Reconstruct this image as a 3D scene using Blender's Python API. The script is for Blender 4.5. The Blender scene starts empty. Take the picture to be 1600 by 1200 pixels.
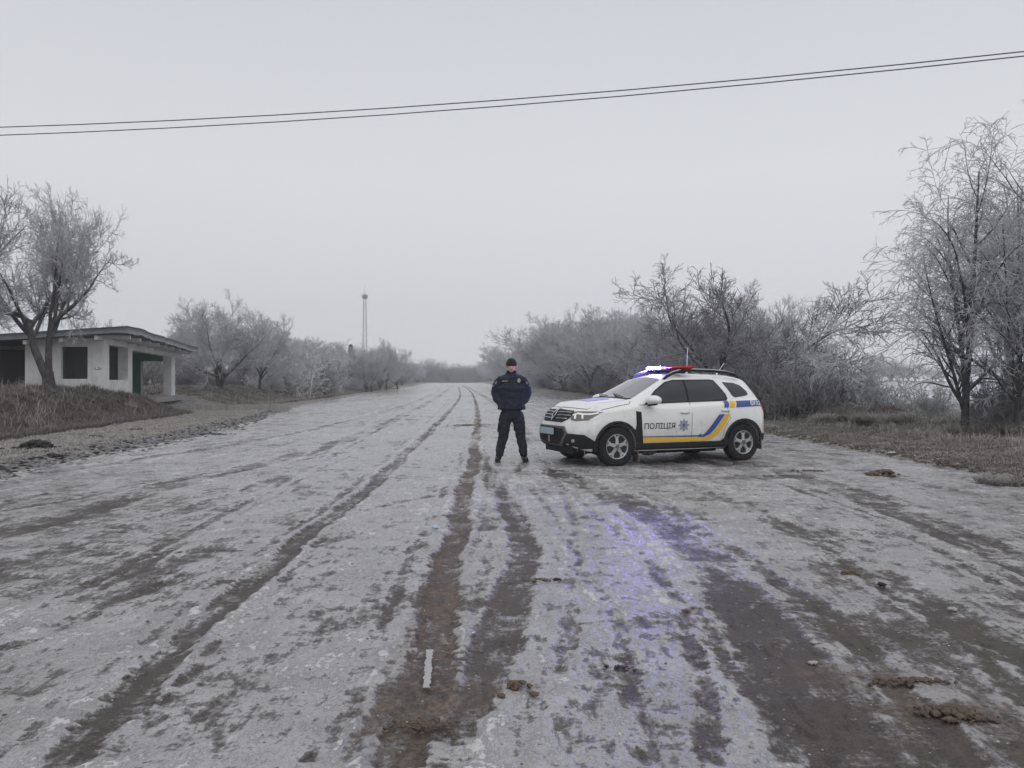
import bpy, bmesh, math, random
import numpy as np
from mathutils import Vector, Matrix, noise as mnoise
from mathutils.bvhtree import BVHTree

# ------------------------------------------------------------------ camera, world, sun, exposure
S = bpy.context.scene
COL = S.collection
F, EYE, HZ = 1216.23, 1.4463, 597.85          # focal length (px of 1600), eye height, horizon row
cam = bpy.data.cameras.new("camera"); camo = bpy.data.objects.new("camera", cam); COL.objects.link(camo)
camo.location = (0, 0, EYE); camo.rotation_euler = (math.radians(90), 0, 0)
cam.sensor_width = 36; cam.lens = F / 1600 * 36
cam.shift_y = -(600 - HZ) / 1600
cam.clip_end = 5000; cam.clip_start = 0.05
S.camera = camo

SUN_EL, SUN_AZ = math.radians(38), math.radians(200)
w = bpy.data.worlds.new("World"); S.world = w; w.use_nodes = True
nt = w.node_tree; nt.nodes.clear()
def wn(t, **k):
    n = nt.nodes.new(t)
    for a, b in k.items(): setattr(n, a, b)
    return n
sky = wn("ShaderNodeTexSky", sky_type='NISHITA', sun_disc=False, sun_elevation=SUN_EL, sun_rotation=SUN_AZ, dust_density=4.0)
hs = wn("ShaderNodeHueSaturation"); hs.inputs['Saturation'].default_value = 0.25; hs.inputs['Value'].default_value = 0.5
tc = wn("ShaderNodeTexCoord"); sx = wn("ShaderNodeSeparateXYZ"); rmp = wn("ShaderNodeValToRGB")
rmp.color_ramp.elements[0].position = 0.0; rmp.color_ramp.elements[0].color = (0.565, 0.578, 0.615, 1)
rmp.color_ramp.elements[1].position = 1.0; rmp.color_ramp.elements[1].color = (0.90, 0.92, 0.97, 1)
e = rmp.color_ramp.elements.new(0.25); e.color = (0.60, 0.612, 0.645, 1)
e = rmp.color_ramp.elements.new(0.45); e.color = (0.52, 0.535, 0.575, 1)
ten = wn("ShaderNodeVectorMath", operation='SCALE'); ten.inputs['Scale'].default_value = 10.0
mx = wn("ShaderNodeMixRGB"); mx.inputs[0].default_value = 0.94
nz = wn("ShaderNodeTexNoise"); nz.inputs['Scale'].default_value = 1.6; nz.inputs['Detail'].default_value = 3
mr = wn("ShaderNodeMapRange"); mr.inputs[3].default_value = 0.97; mr.inputs[4].default_value = 1.03
mul = wn("ShaderNodeVectorMath", operation='SCALE')
bg = wn("ShaderNodeBackground"); bg.inputs['Strength'].default_value = 0.125
out = wn("ShaderNodeOutputWorld")
L = nt.links.new
L(tc.outputs['Generated'], sx.inputs[0]); L(sx.outputs['Z'], rmp.inputs[0]); L(rmp.outputs[0], ten.inputs[0])
L(tc.outputs['Generated'], nz.inputs['Vector']); L(nz.outputs['Fac'], mr.inputs[0])
L(sky.outputs[0], hs.inputs['Color']); L(hs.outputs[0], mx.inputs[1]); L(ten.outputs[0], mx.inputs[2])
L(mx.outputs[0], mul.inputs[0]); L(mr.outputs[0], mul.inputs['Scale']); L(mul.outputs[0], bg.inputs['Color']); L(bg.outputs[0], out.inputs[0])

sun = bpy.data.lights.new("sun", 'SUN'); suno = bpy.data.objects.new("sun", sun); COL.objects.link(suno)
sun.energy = 0.6; sun.angle = math.radians(40); sun.color = (1.0, 0.97, 0.93)
suno.rotation_euler = (math.radians(90) - SUN_EL, 0, math.radians(25))
S.view_settings.view_transform = 'Standard'; S.view_settings.look = 'None'
S.view_settings.exposure = 0.0; S.view_settings.gamma = 1.0
try: S.cycles.use_denoising = True
except Exception: pass
S.cycles.max_bounces = 6; S.cycles.diffuse_bounces = 3; S.cycles.volume_bounces = 1
S.cycles.transparent_max_bounces = 8

# ------------------------------------------------------------------ helpers
def sm(a, b, x):
    t = np.clip((x - a) / (b - a), 0, 1); return t * t * (3 - 2 * t)
def perlin(x, y, seed=0):
    xi = np.floor(x).astype(np.int64); yi = np.floor(y).astype(np.int64); xf = x - xi; yf = y - yi
    def h(a, b):
        n = (a * 374761393 + b * 668265263 + seed * 974634777) & 0xffffffff
        n = ((n ^ (n >> 13)) * 1274126177) & 0xffffffff
        n = (n ^ (n >> 16)) & 0xffff
        return n / 65535.0 * 2 * math.pi
    def g(a, b, dx, dy):
        t = h(a, b); return np.cos(t) * dx + np.sin(t) * dy
    u = xf * xf * xf * (xf * (xf * 6 - 15) + 10); v = yf * yf * yf * (yf * (yf * 6 - 15) + 10)
    a = g(xi, yi, xf, yf); b = g(xi + 1, yi, xf - 1, yf); c = g(xi, yi + 1, xf, yf - 1); d = g(xi + 1, yi + 1, xf - 1, yf - 1)
    return (a + u * (b - a)) + v * ((c + u * (d - c)) - (a + u * (b - a)))
def fbm(x, y, octs=4, seed=0, gain=0.5):
    s = 0; a = 1.0; f = 1.0
    for o in range(octs):
        s = s + a * perlin(x * f, y * f, seed + o * 17); a *= gain; f *= 2.03
    return s
def tag(o, label=None, cat=None, group=None, kind=None):
    if label: o["label"] = label
    if cat: o["category"] = cat
    if group: o["group"] = group
    if kind: o["kind"] = kind
    return o
def empty(name, loc=(0, 0, 0), rz=0, sc=1):
    o = bpy.data.objects.new(name, None); COL.objects.link(o); o.location = loc; o.rotation_euler = (0, 0, rz)
    o.scale = (sc, sc, sc) if not hasattr(sc, '__len__') else sc; o.empty_display_size = 0.2; return o
def link(name, me, mat=None, parent=None, smooth=False):
    if mat is not None: me.materials.append(mat)
    if smooth: me.polygons.foreach_set('use_smooth', np.ones(len(me.polygons), bool))
    o = bpy.data.objects.new(name, me); COL.objects.link(o)
    if parent: o.parent = parent
    return o
def mesh_np(name, V, Q, attrs=None, nper=4):
    """V (n,3), Q (m,nper) -> mesh"""
    me = bpy.data.meshes.new(name); V = np.asarray(V, np.float32); Q = np.asarray(Q, np.int32)
    me.vertices.add(len(V)); me.vertices.foreach_set('co', V.ravel())
    me.loops.add(Q.size); me.loops.foreach_set('vertex_index', Q.ravel())
    me.polygons.add(len(Q)); me.polygons.foreach_set('loop_start', np.arange(0, Q.size, nper, dtype=np.int32))
    try: me.polygons.foreach_set('loop_total', np.full(len(Q), nper, np.int32))
    except Exception: pass
    for k, a in (attrs or {}).items():
        at = me.attributes.new(k, 'FLOAT', 'POINT'); at.data.foreach_set('value', np.asarray(a, np.float32).ravel())
    me.update(calc_edges=True); me.validate(); return me
def grid_quads(nr, nc, base=0):
    i = np.arange(nr - 1)[:, None] * nc + np.arange(nc - 1)[None, :] + base
    return np.stack([i, i + 1, i + nc + 1, i + nc], -1).reshape(-1, 4)
def from_bm(name, bm, mat=None, parent=None, smooth=False):
    me = bpy.data.meshes.new(name); bm.normal_update(); bm.to_mesh(me); bm.free(); return link(name, me, mat, parent, smooth)
def box(bm, c, s, rot=None, bev=0):
    r = bmesh.ops.create_cube(bm, size=1); vs = r['verts']
    for v in vs: v.co = Vector((v.co.x * s[0], v.co.y * s[1], v.co.z * s[2]))
    if bev:
        es = list({e for v in vs for e in v.link_edges})
        rr = bmesh.ops.bevel(bm, geom=es, offset=bev, segments=2, affect='EDGES'); vs = list({v for f in rr['faces'] for v in f.verts} | {v for v in vs if v.is_valid})
    for v in vs:
        if rot is not None: v.co = rot @ v.co
        v.co = v.co + Vector(c)
    return vs
def tube(bm, pts, rad, n=8, cap=True):
    pts = [Vector(p) for p in pts]; rings = []
    if not hasattr(rad, '__len__'): rad = [rad] * len(pts)
    for i, p in enumerate(pts):
        t = (pts[min(i + 1, len(pts) - 1)] - pts[max(i - 1, 0)]).normalized()
        a = t.cross(Vector((0, 0, 1)) if abs(t.z) < .9 else Vector((1, 0, 0))).normalized(); b = t.cross(a)
        rings.append([bm.verts.new(p + (a * math.cos(k * 2 * math.pi / n) + b * math.sin(k * 2 * math.pi / n)) * rad[i]) for k in range(n)])
    for i in range(len(rings) - 1):
        for k in range(n): bm.faces.new((rings[i][k], rings[i][(k + 1) % n], rings[i + 1][(k + 1) % n], rings[i + 1][k]))
    if cap: bm.faces.new(rings[0][::-1]); bm.faces.new(rings[-1])
def px(x, Y): return (x - 800) / F * Y
def gxy(x, y, z=0.0):
    Y = (EYE - z) * F / (y - HZ); return px(x, Y), Y

# ------------------------------------------------------------------ materials
class NM:
    def __init__(s, name):
        s.m = bpy.data.materials.new(name); s.m.use_nodes = True; s.t = s.m.node_tree
        s.b = s.t.nodes['Principled BSDF']; s.tc = s.t.nodes.new("ShaderNodeTexCoord")
    def n(s, t, ins=None, **k):
        x = s.t.nodes.new(t)
        for a, b in k.items(): setattr(x, a, b)
        for a, b in (ins or {}).items():
            if hasattr(b, 'links') and hasattr(b, 'node'): s.t.links.new(b, x.inputs[a])
            else: x.inputs[a].default_value = b
        return x
    def noise(s, scale, detail=4, rough=.5, vec=None, dist=0):
        return s.n("ShaderNodeTexNoise", {'Vector': vec or s.tc.outputs['Object'], 'Scale': scale, 'Detail': detail, 'Roughness': rough, 'Distortion': dist}).outputs['Fac']
    def math(s, op, a, b=0.0, c=None):
        i = {0: a, 1: b}
        if c is not None: i[2] = c
        return s.n("ShaderNodeMath", i, operation=op).outputs[0]
    def mr(s, v, a, b, c=0.0, d=1.0, smooth=False):
        return s.n("ShaderNodeMapRange", {0: v, 1: a, 2: b, 3: c, 4: d}, interpolation_type='SMOOTHSTEP' if smooth else 'LINEAR').outputs[0]
    def mix(s, f, a, b):
        def c(x): return x if hasattr(x, 'node') else (*x, 1)
        return s.n("ShaderNodeMixRGB", {0: f, 1: c(a), 2: c(b)}).outputs[0]
    def attr(s, name): return s.n("ShaderNodeAttribute", attribute_name=name).outputs['Fac']
    def set(s, **k):
        for a, v in k.items():
            a = {'color': 'Base Color', 'rough': 'Roughness', 'metal': 'Metallic', 'normal': 'Normal', 'spec': 'Specular IOR Level', 'coat': 'Coat Weight', 'ec': 'Emission Color', 'es': 'Emission Strength', 'trans': 'Transmission Weight', 'alpha': 'Alpha'}[a]
            if hasattr(v, 'node'): s.t.links.new(v, s.b.inputs[a])
            else: s.b.inputs[a].default_value = (*v, 1) if isinstance(v, tuple) and len(v) == 3 else v
        return s
    def bump(s, h, strength=.5, dist=.02):
        s.set(normal=s.n("ShaderNodeBump", {'Height': h, 'Strength': strength, 'Distance': dist}).outputs[0]); return s
def simple(name, col, rough=.6, metal=0, var=.15, scale=6, coat=0, bump=0):
    m = NM(name); n = m.noise(scale, 5, .6)
    dk = tuple(c * (1 - var) for c in col); lt = tuple(min(1, c * (1 + var)) for c in col)
    m.set(color=m.mix(n, dk, lt), rough=rough, metal=metal, coat=coat)
    if bump: m.bump(m.noise(scale * 6, 4), bump, .01)
    return m.m

def m_road():
    m = NM("icy_asphalt"); ob = m.tc.outputs['Object']
    ice = m.attr('ice'); sand = m.attr('sand')
    n1 = m.noise(7, 6, .68, dist=.8); n2 = m.noise(34, 5, .65); n3 = m.noise(2.2, 4, .55); n6 = m.noise(110, 3, .6)
    st = m.n("ShaderNodeMapping", {'Vector': ob, 'Rotation': (0, 0, -.07), 'Scale': (20, 5, 1)}).outputs[0]
    n4 = m.noise(1, 5, .65, vec=st)
    v = ice
    for n_, w_ in ((n1, 1.0), (n2, .75), (n4, 1.15), (n6, .25)): v = m.math('ADD', v, m.math('MULTIPLY_ADD', n_, w_, -w_ / 2))
    film = m.mr(v, .22, .52, smooth=True); k = m.mr(v, .36, .64, smooth=True)
    wst = m.math('MULTIPLY', m.mr(n4, .54, .68), m.mr(n3, .4, .62)); crust = m.math('MAXIMUM', m.mr(m.math('ADD', v, m.math('MULTIPLY_ADD', n2, .5, -.25)), .80, 1.15, smooth=True), m.math('MULTIPLY', wst, .75))
    asp = m.mix(m.mr(n6, .38, .64), (.026, .021, .019), (.095, .082, .075))
    asp = m.mix(m.mr(n1, .42, .62, 0, .8), asp, (.070, .060, .055))
    asp = m.mix(m.mr(n4, .45, .62, 0, .6), asp, (.032, .026, .023)); filmc = m.mix(m.mr(n2, .35, .65), (.105, .094, .088), (.215, .20, .193))
    icec = m.mix(m.mr(m.math('ADD', n3, m.math('MULTIPLY_ADD', n2, .6, -.3)), .3, .7), (.25, .242, .244), (.40, .391, .395)); icec = m.mix(m.mr(n6, .40, .66, 0, .35), icec, (.15, .14, .135)); icec = m.mix(crust, icec, m.mix(m.mr(n6, .3, .7), (.40, .39, .39), (.56, .55, .55)))
    c = m.mix(m.math('MULTIPLY', film, .8), asp, filmc); c = m.mix(k, c, icec)
    sandc = m.mix(m.mr(n2, .3, .7), (.095, .068, .052), (.21, .165, .135))
    sk = m.math('MULTIPLY', m.mr(sand, .05, .85), m.mr(m.math('ADD', n1, m.math('MULTIPLY', n2, .7)), .72, .98, .08, 1))
    c = m.mix(m.math('MULTIPLY', sk, .85), c, sandc)
    vo = m.n("ShaderNodeTexVoronoi", {'Vector': ob, 'Scale': 26}).outputs['Distance']
    peb = m.mr(vo, .13, .2, 1, 0); peb = m.math('MULTIPLY', peb, m.mr(m.noise(11, 2), .54, .62))
    c = m.mix(peb, c, (.42, .40, .385))
    vo2 = m.n("ShaderNodeTexVoronoi", {'Vector': ob, 'Scale': 17}).outputs['Distance']
    dk = m.math('MULTIPLY', m.mr(vo2, .08, .14, 1, 0), m.mr(m.noise(5, 2), .54, .62)); c = m.mix(m.math('MULTIPLY', dk, .8), c, (.045, .036, .03))
    r = m.mix(k, m.mix(film, (.42, .42, .42), (.20, .20, .20)), (.17, .17, .17)); rr = m.math('ADD', m.math('MULTIPLY', crust, .35), m.math('MULTIPLY_ADD', n1, .4, -.2))
    rough = m.math('ADD', m.math('ADD', r, rr), m.math('ADD', m.math('MULTIPLY', sk, .3), m.math('MULTIPLY', m.mr(n3, .4, .62), .12)))
    m.set(color=c, rough=rough, spec=m.mr(m.math('MAXIMUM', k, m.math('MULTIPLY', film, .45)), 0, 1, .18, .55))
    h = m.math('ADD', m.math('MULTIPLY', m.math('ADD', k, m.math('MULTIPLY', crust, 1.0)), .6), m.math('ADD', m.math('MULTIPLY', n2, .42), m.math('MULTIPLY', n6, m.mr(k, 0, 1, .34, .12))))
    h = m.math('ADD', h, m.math('ADD', m.math('MULTIPLY', peb, .5), m.math('MULTIPLY', dk, .4)))
    m.bump(h, .9, .014); return m.m
def m_ground():
    m = NM("frosty_earth"); a = m.attr('field'); b = m.attr('dark')
    n1 = m.noise(3, 6, .6); n2 = m.noise(22, 5, .65)
    pale = m.mix(m.mr(m.math('ADD', n2, m.math('MULTIPLY_ADD', n1, .9, -.45)), .35, .66), (.085, .072, .06), (.36, .345, .33))
    dark = m.mix(m.mr(n2, .35, .7), (.035, .026, .023), (.15, .12, .105))
    c = m.mix(b, pale, dark); c = m.mix(m.mr(n1, .55, .75), c, (.10, .08, .065))
    c = m.mix(a, c, m.mix(m.noise(.25, 4), (.50, .51, .54), (.62, .63, .66)))
    m.set(color=c, rough=.9); m.bump(m.math('ADD', n1, n2), .8, .06); return m.m
def m_bark(name, dark, pale, r0=.006, r1=.045):
    m = NM(name); r = m.attr('r'); n = m.noise(5, 4, .6); n2 = m.noise(28, 3, .6)
    geo = m.n("ShaderNodeNewGeometry"); z = m.n("ShaderNodeSeparateXYZ", {0: geo.outputs['Normal']}).outputs['Z']
    f = m.mr(r, r0, r1, 1, 0)
    up = m.math('MULTIPLY', m.mr(z, .1, .7), .55)
    f = m.math('ADD', f, m.math('ADD', m.math('MULTIPLY', up, m.mr(r, .02, .12, 1, .25)), m.math('MULTIPLY_ADD', n, .7, -.35))); f = m.n("ShaderNodeClamp", {0: f}).outputs[0]
    d2 = m.mix(n2, tuple(c * .6 for c in dark), tuple(c * 1.5 for c in dark))
    m.set(color=m.mix(f, d2, pale), rough=.75); m.bump(n2, .6, .02); return m.m
def m_emit(name, col, s, base=(.02, .02, .02)):
    m = NM(name); m.set(color=base, ec=col, es=s, rough=.3); return m.m
def m_blade(name, a, b, tip):
    m = NM(name); t = m.attr('t'); v = m.attr('v')
    c = m.mix(v, a, b); m.set(color=m.mix(m.mr(t, .25, 1), c, tip), rough=.85); return m.m
M = dict(
    bark_dark=m_bark("dark_bark", (.026, .022, .023), (.25, .245, .26), .004, .03),
    bark_far=m_bark("frosted_far_bark", (.045, .04, .042), (.50, .50, .52), .006, .05),
    road=m_road(), ground=m_ground(),
    bark=m_bark("frosted_bark", (.034, .029, .031), (.46, .46, .485)),
    bark2=m_bark("frosted_brush_bark", (.040, .033, .032), (.27, .265, .28), .004, .03),
    ice_tw=m_bark("iced_twig", (.09, .085, .09), (.58, .58, .61), .01, .06),
    birch=m_bark("icy_dark_bark", (.04, .038, .044), (.52, .52, .55), .003, .018),
)

# ------------------------------------------------------------------ terrain
def zr(Y):
    return 1.38 * sm(45, 265, Y) - np.maximum(Y - 265, 0) * .006
UL = lambda Y: np.interp(Y, [-20, 11, 21, 30, 36, 50, 80, 150, 320], [-6.5, -6.95, -7.0, -7.6, -8.5, -9.8, -10.2, -9.2, -8])
UR = lambda Y: np.interp(Y, [-20, 10.9, 21, 35, 50, 90, 150, 320], [7.6, 8.0, 8.5, 9.3, 10.3, 10.5, 9, 7])
def terrain(X, Y):
    X = np.asarray(X, float); Y = np.asarray(Y, float); u = X + .07 * Y
    uL, uR = UL(Y), UR(Y); dl = uL - u; dr = u - uR
    n1 = fbm(X * .35, Y * .35, 4, 3); n2 = fbm(X * 1.7, Y * 1.7, 4, 9); n3 = fbm(X * 6, Y * 6, 3, 5)
    z = zr(Y) - .06
    # left verge
    zl = .02 + .10 * sm(0, .8, dl) + n2 * .05 * sm(0, .8, dl) + n3 * .03 * sm(-.2, .5, dl) * (1 - sm(20, 60, Y))
    foot = np.interp(Y, [0, 17, 34, 36.5, 45, 50], [-9.6, -10.4, -11.6, -13.2, -13.2, -11.5])
    amp = np.interp(Y, [0, 28, 33, 36.5, 44, 50, 60, 90, 130, 200], [.98, 1.0, .92, .55, .5, .95, .85, .5, .45, .3])
    bk = sm(0, np.interp(Y, [0, 30, 50, 80], [3.0, 2.6, 4.5, 5]), foot - u)
    bk = np.clip(bk + (n2 * .16 + n3 * .05) * np.sqrt(np.clip(bk, 0, 1)), 0, 1.2)
    zl = zl + amp * bk + .12 * n1 * bk
    # flat pad of the shelter
    z = z + np.where(dl > -0.3, (zl + .04) * sm(-.3, .15, dl + n3 * .12), 0)
    # right verge
    zv = .05 + .09 * sm(0, .7, dr) + n2 * .05 + n3 * .035 * (1 - sm(20, 60, Y)) + .22 * sm(1, 6, dr) - 1.6 * sm(14, 60, dr) * (1 - sm(90, 170, Y)) + .25 * sm(30, 80, Y)
    z = z + np.where(dr > -.3, (zv + .04) * sm(-.3, .15, dr + n3 * .12), 0)
    return z
def T(x, y): return float(terrain(np.array([x]), np.array([y]))[0])

def build_ground():
    ys = np.concatenate([[-60, -30, -15, -8, -4], np.geomspace(3, 3.02, 1) - 3 + np.arange(0, 4, .5)[:, None].ravel(), 4 * np.exp(np.arange(0, 5.6, .0085)), [1200, 1800, 2600, 4000]])
    us = np.sinh(np.linspace(-5.6, 5.6, 640)) * 7.5; us = us * (1 + 0 * us)
    U, Yg = np.meshgrid(us, ys); X = U - .07 * Yg; Z = terrain(X, Yg)
    far = sm(400, 900, Yg); Z = Z * (1 - far) + far * (-.5)
    dr = U - UR(Yg); field = sm(8, 20, dr) * (1 - sm(130, 220, Yg)) ; field = field * (X > 0) + 0
    foot = np.interp(Yg, [0, 17, 34, 36.5, 45, 50], [-9.6, -10.4, -11.6, -13.2, -13.2, -11.5]); dark = sm(-.1, .5, foot - U + fbm(X * 2, Yg * 2, 2, 4) * .5)
    dark = dark * (1 - .8 * sm(35.5, 37, Yg) * (1 - sm(46, 50, Yg)))
    me = mesh_np("ground", np.stack([X, Yg, Z], -1).reshape(-1, 3), grid_quads(len(ys), len(us)), {'field': field, 'dark': dark})
    tag(link("ground", me, M['ground'], smooth=True), kind='structure')
build_ground()

STROKES = [  # image polyline, width (m), ice change, sand, groove depth
    ([(716, 604), (722, 618), (692, 655), (640, 705), (560, 775), (470, 850), (400, 905), (330, 965), (230, 1060), (110, 1190)], .22, -.50, .15, .012),
    ([(722, 602), (738, 612), (748, 640), (744, 690), (736, 740), (718, 800), (705, 870), (690, 950), (672, 1040), (640, 1190)], .22, -.52, .75, .015),
    ([(742, 700), (775, 760), (815, 830), (822, 880), (795, 960), (745, 1040), (700, 1190)], .26, -.36, .25, .008),
    ([(708, 602), (600, 668), (520, 695), (430, 722), (300, 748), (130, 800), (-60, 850)], .50, -.30, .0, .004),
    ([(700, 602), (620, 640), (520, 664), (400, 690), (230, 716), (60, 742)], .35, -.26, .0, .004),
    ([(705, 602), (660, 628), (590, 650), (480, 676), (300, 700)], .22, -.2, .0, .003),
    ([(726, 602), (765, 622), (800, 650), (830, 690)], .5, -.3, .2, .004),
    ([(860, 735), (960, 775), (1040, 820), (1110, 880), (1160, 950), (1230, 1040), (1300, 1190)], .42, -.34, .05, .006),
    ([(1220, 735), (1330, 770), (1450, 820), (1640, 900)], .45, -.26, .05, .004),
    ([(740, 742), (640, 730), (540, 724)], .14, -.25, 0, .002), ([(740, 756), (650, 745), (560, 742)], .12, -.22, 0, .002),
    ([(735, 772), (640, 780), (560, 800)], .16, -.22, 0, .002), ([(730, 800), (600, 822), (500, 856)], .18, -.2, .05, .002),
    ([(760, 735), (900, 745), (1060, 748), (1250, 745)], .5, -.3, 0, .002), ([(850, 760), (1000, 765), (1180, 775)], .25, -.18, 0, .002),
    ([(520, 690), (470, 735), (380, 770), (250, 812)], .3, -.22, .0, .003),
    ([(300, 900), (130, 960), (-60, 1040)], .16, -.25, 0, .003), ([(560, 860), (420, 960), (300, 1060), (180, 1190)], .12, -.12, 0, .002),
    ([(1090, 760), (1260, 840), (1480, 960), (1660, 1060)], .3, -.2, .05, .004),
    ([(1380, 800), (1500, 850), (1640, 930)], .25, -.18, 0, .003),
    ([(690, 668), (745, 664), (772, 670)], .25, -.3, .9, .0),
    ([(712, 610), (670, 660), (600, 720), (500, 800), (380, 890), (220, 1010), (40, 1150)], .11, -.24, .05, .002),
    ([(714, 608), (682, 660), (625, 730), (545, 810), (450, 900), (340, 1010), (220, 1130)], .08, -.2, .05, .002),
    ([(730, 610), (760, 680), (765, 760), (740, 860), (715, 960), (700, 1080)], .08, -.2, .2, .002),
    ([(780, 700), (860, 800), (930, 920), (980, 1050), (1010, 1190)], .10, -.22, .05, .002),
    ([(880, 760), (1010, 870), (1110, 990), (1180, 1120), (1210, 1190)], .10, -.22, .05, .002),
    ([(1120, 760), (1300, 860), (1500, 1000), (1640, 1120)], .10, -.2, .0, .002),
    ([(760, 640), (728, 700), (690, 780), (640, 870), (600, 960), (560, 1060), (500, 1190)], .10, -.22, .05, .002),
    ([(690, 860), (655, 960), (620, 1060), (560, 1190)], .12, -.30, .5, .004),
    ([(830, 700), (880, 760), (905, 850), (890, 960), (850, 1080), (800, 1190)], .12, -.2, .05, .002),
    ([(600, 668), (480, 735), (330, 820), (160, 910), (-40, 1010)], .13, -.26, 0, .003),
    ([(560, 705), (420, 780), (260, 870), (60, 980)], .10, -.2, 0, .002),
    ([(640, 715), (540, 800), (430, 890), (300, 1000), (150, 1130)], .09, -.2, .05, .002),
    ([(1000, 770), (1130, 850), (1290, 960), (1420, 1080), (1500, 1190)], .16, -.24, .05, .003),
    ([(900, 745), (990, 830), (1050, 920), (1090, 1040), (1100, 1190)], .12, -.2, .05, .002),
    ([(1180, 745), (1350, 800), (1560, 880), (1700, 950)], .12, -.2, 0, .002), ([(1230, 760), (1420, 840), (1640, 960)], .12, -.22, 0, .003),
    ([(500, 640), (380, 665), (220, 700), (40, 735)], .14, -.2, 0, .002), ([(620, 690), (500, 715), (380, 735), (200, 765), (0, 800)], .14, -.22, 0, .002),
    ([(770, 700), (740, 712), (640, 706), (560, 712)], .09, -.2, 0, .002), ([(850, 705), (800, 735), (780, 780), (800, 830)], .14, -.2, 0, .002),
]
BLOBS = [  # image x, y, radius x, radius y (m), ice change, sand
    (60, 900, 1.2, 1.1, -.45, 0), (90, 790, 2.0, 2.2, -.32, .1), (180, 850, 1.0, 1.0, -.2, 0), (560, 940, .7, .5, -.22, .1), (480, 1120, .8, .35, -.18, 0),
    (1230, 980, .8, .7, -.45, .1), (1180, 1120, .7, .35, -.45, .05), (1500, 1000, 1.0, .8, -.30, .2), (1560, 1150, .8, .4, -.5, .3), (1350, 1190, .9, .25, -.4, 0),
    (1480, 860, 2.0, 1.2, -.14, .05), (1250, 850, 1.2, 1.0, .18, 0), (1000, 870, .7, 1.4, .16, 0), (880, 1130, .6, .3, .15, 0), (340, 830, 1.2, 1.4, .16, 0), (120, 1000, .9, .5, .2, 0),
    (430, 1160, .4, .3, .1, 0), (1400, 715, 3.0, 1.6, .14, 0), (1060, 722, 2.3, 1.1, -.75, 0), (560, 820, 1.2, 1.0, .1, 0), (760, 790, .6, .8, .2, 0), (1330, 900, .35, .3, .0, .5), (1350, 1060, .35, .16, -.1, .7), (1480, 1110, .25, .12, -.1, .9), (810, 1075, .22, .1, 0, .4),  # the blob under the car paints its contact shadow into wet bare asphalt
    (700, 680, 1.2, 1.4, -.05, .25), (740, 950, .35, .7, -.3, .2), (650, 1100, .25, .3, -.3, .7), (480, 700, 4, 6, .10, 0),
]
def ground_strokes(X, Y):
    ice = np.zeros_like(X); sand = np.zeros_like(X); dep = np.zeros_like(X)
    jx = fbm(X * .8, Y * .8, 3, 41) * .10 + fbm(X * 9, Y * 9, 3, 42) * .045
    for pts, wd, di, ds, dp in STROKES:
        W = []
        for (a, b) in pts:
            Ys = np.linspace(2, 250, 5000); hit = np.nonzero(EYE - (b - HZ) * Ys / F <= zr(Ys))[0]
            Yp = float(Ys[hit[0]]) if len(hit) else 250.0
            W.append((px(a, Yp), Yp))
        best = np.full(X.shape, 9e9)
        # smooth the polyline
        W = np.array(W); tt = np.arange(len(W)); t2 = np.linspace(0, len(W) - 1, (len(W) - 1) * 4 + 1)
        W = np.stack([np.interp(t2, tt, W[:, 0]), np.interp(t2, tt, W[:, 1])], 1)
        for _ in range(3): W[1:-1] = (W[:-2] + 2 * W[1:-1] + W[2:]) / 4
        lo = W.min(0) - 1.2; hi = W.max(0) + 1.2
        msk = (X > lo[0]) & (X < hi[0]) & (Y > lo[1]) & (Y < hi[1]); xs = X[msk] + jx[msk]; yy = Y[msk]; bd = np.full(xs.shape, 9e9)
        for i in range(len(W) - 1):
            a, b = W[i], W[i + 1]; d = b - a; q = d @ d + 1e-9
            t = np.clip(((xs - a[0]) * d[0] + (yy - a[1]) * d[1]) / q, 0, 1)
            bd = np.minimum(bd, (xs - a[0] - t * d[0]) ** 2 + (yy - a[1] - t * d[1]) ** 2)
        bd = np.sqrt(bd); k = 1 - sm(wd * .38, wd * .62, bd)
        tread = (.20 if wd >= .2 else .07) * np.clip(fbm(xs * 1.3, yy * 1.1, 2, 91) * 2.2 + .15, 0, 1) * np.sin((yy + .35 * xs + jx[msk] * .8) * 2 * math.pi / .075) * np.exp(-((bd - wd * .5) / (wd * .35)) ** 2) * (Y[msk] < 14); ice[msk] += di * k * .92 + tread; sand[msk] += ds * k * .75; dep[msk] += dp * k
        rim = np.exp(-((bd - wd * .68) / .045) ** 2); ice[msk] += .12 * rim; dep[msk] -= dp * .5 * rim
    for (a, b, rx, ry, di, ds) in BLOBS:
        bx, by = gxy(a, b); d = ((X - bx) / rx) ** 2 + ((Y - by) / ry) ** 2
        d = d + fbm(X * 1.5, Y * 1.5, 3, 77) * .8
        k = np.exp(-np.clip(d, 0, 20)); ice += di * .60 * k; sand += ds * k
    return ice, np.clip(sand, 0, 1), dep
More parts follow.
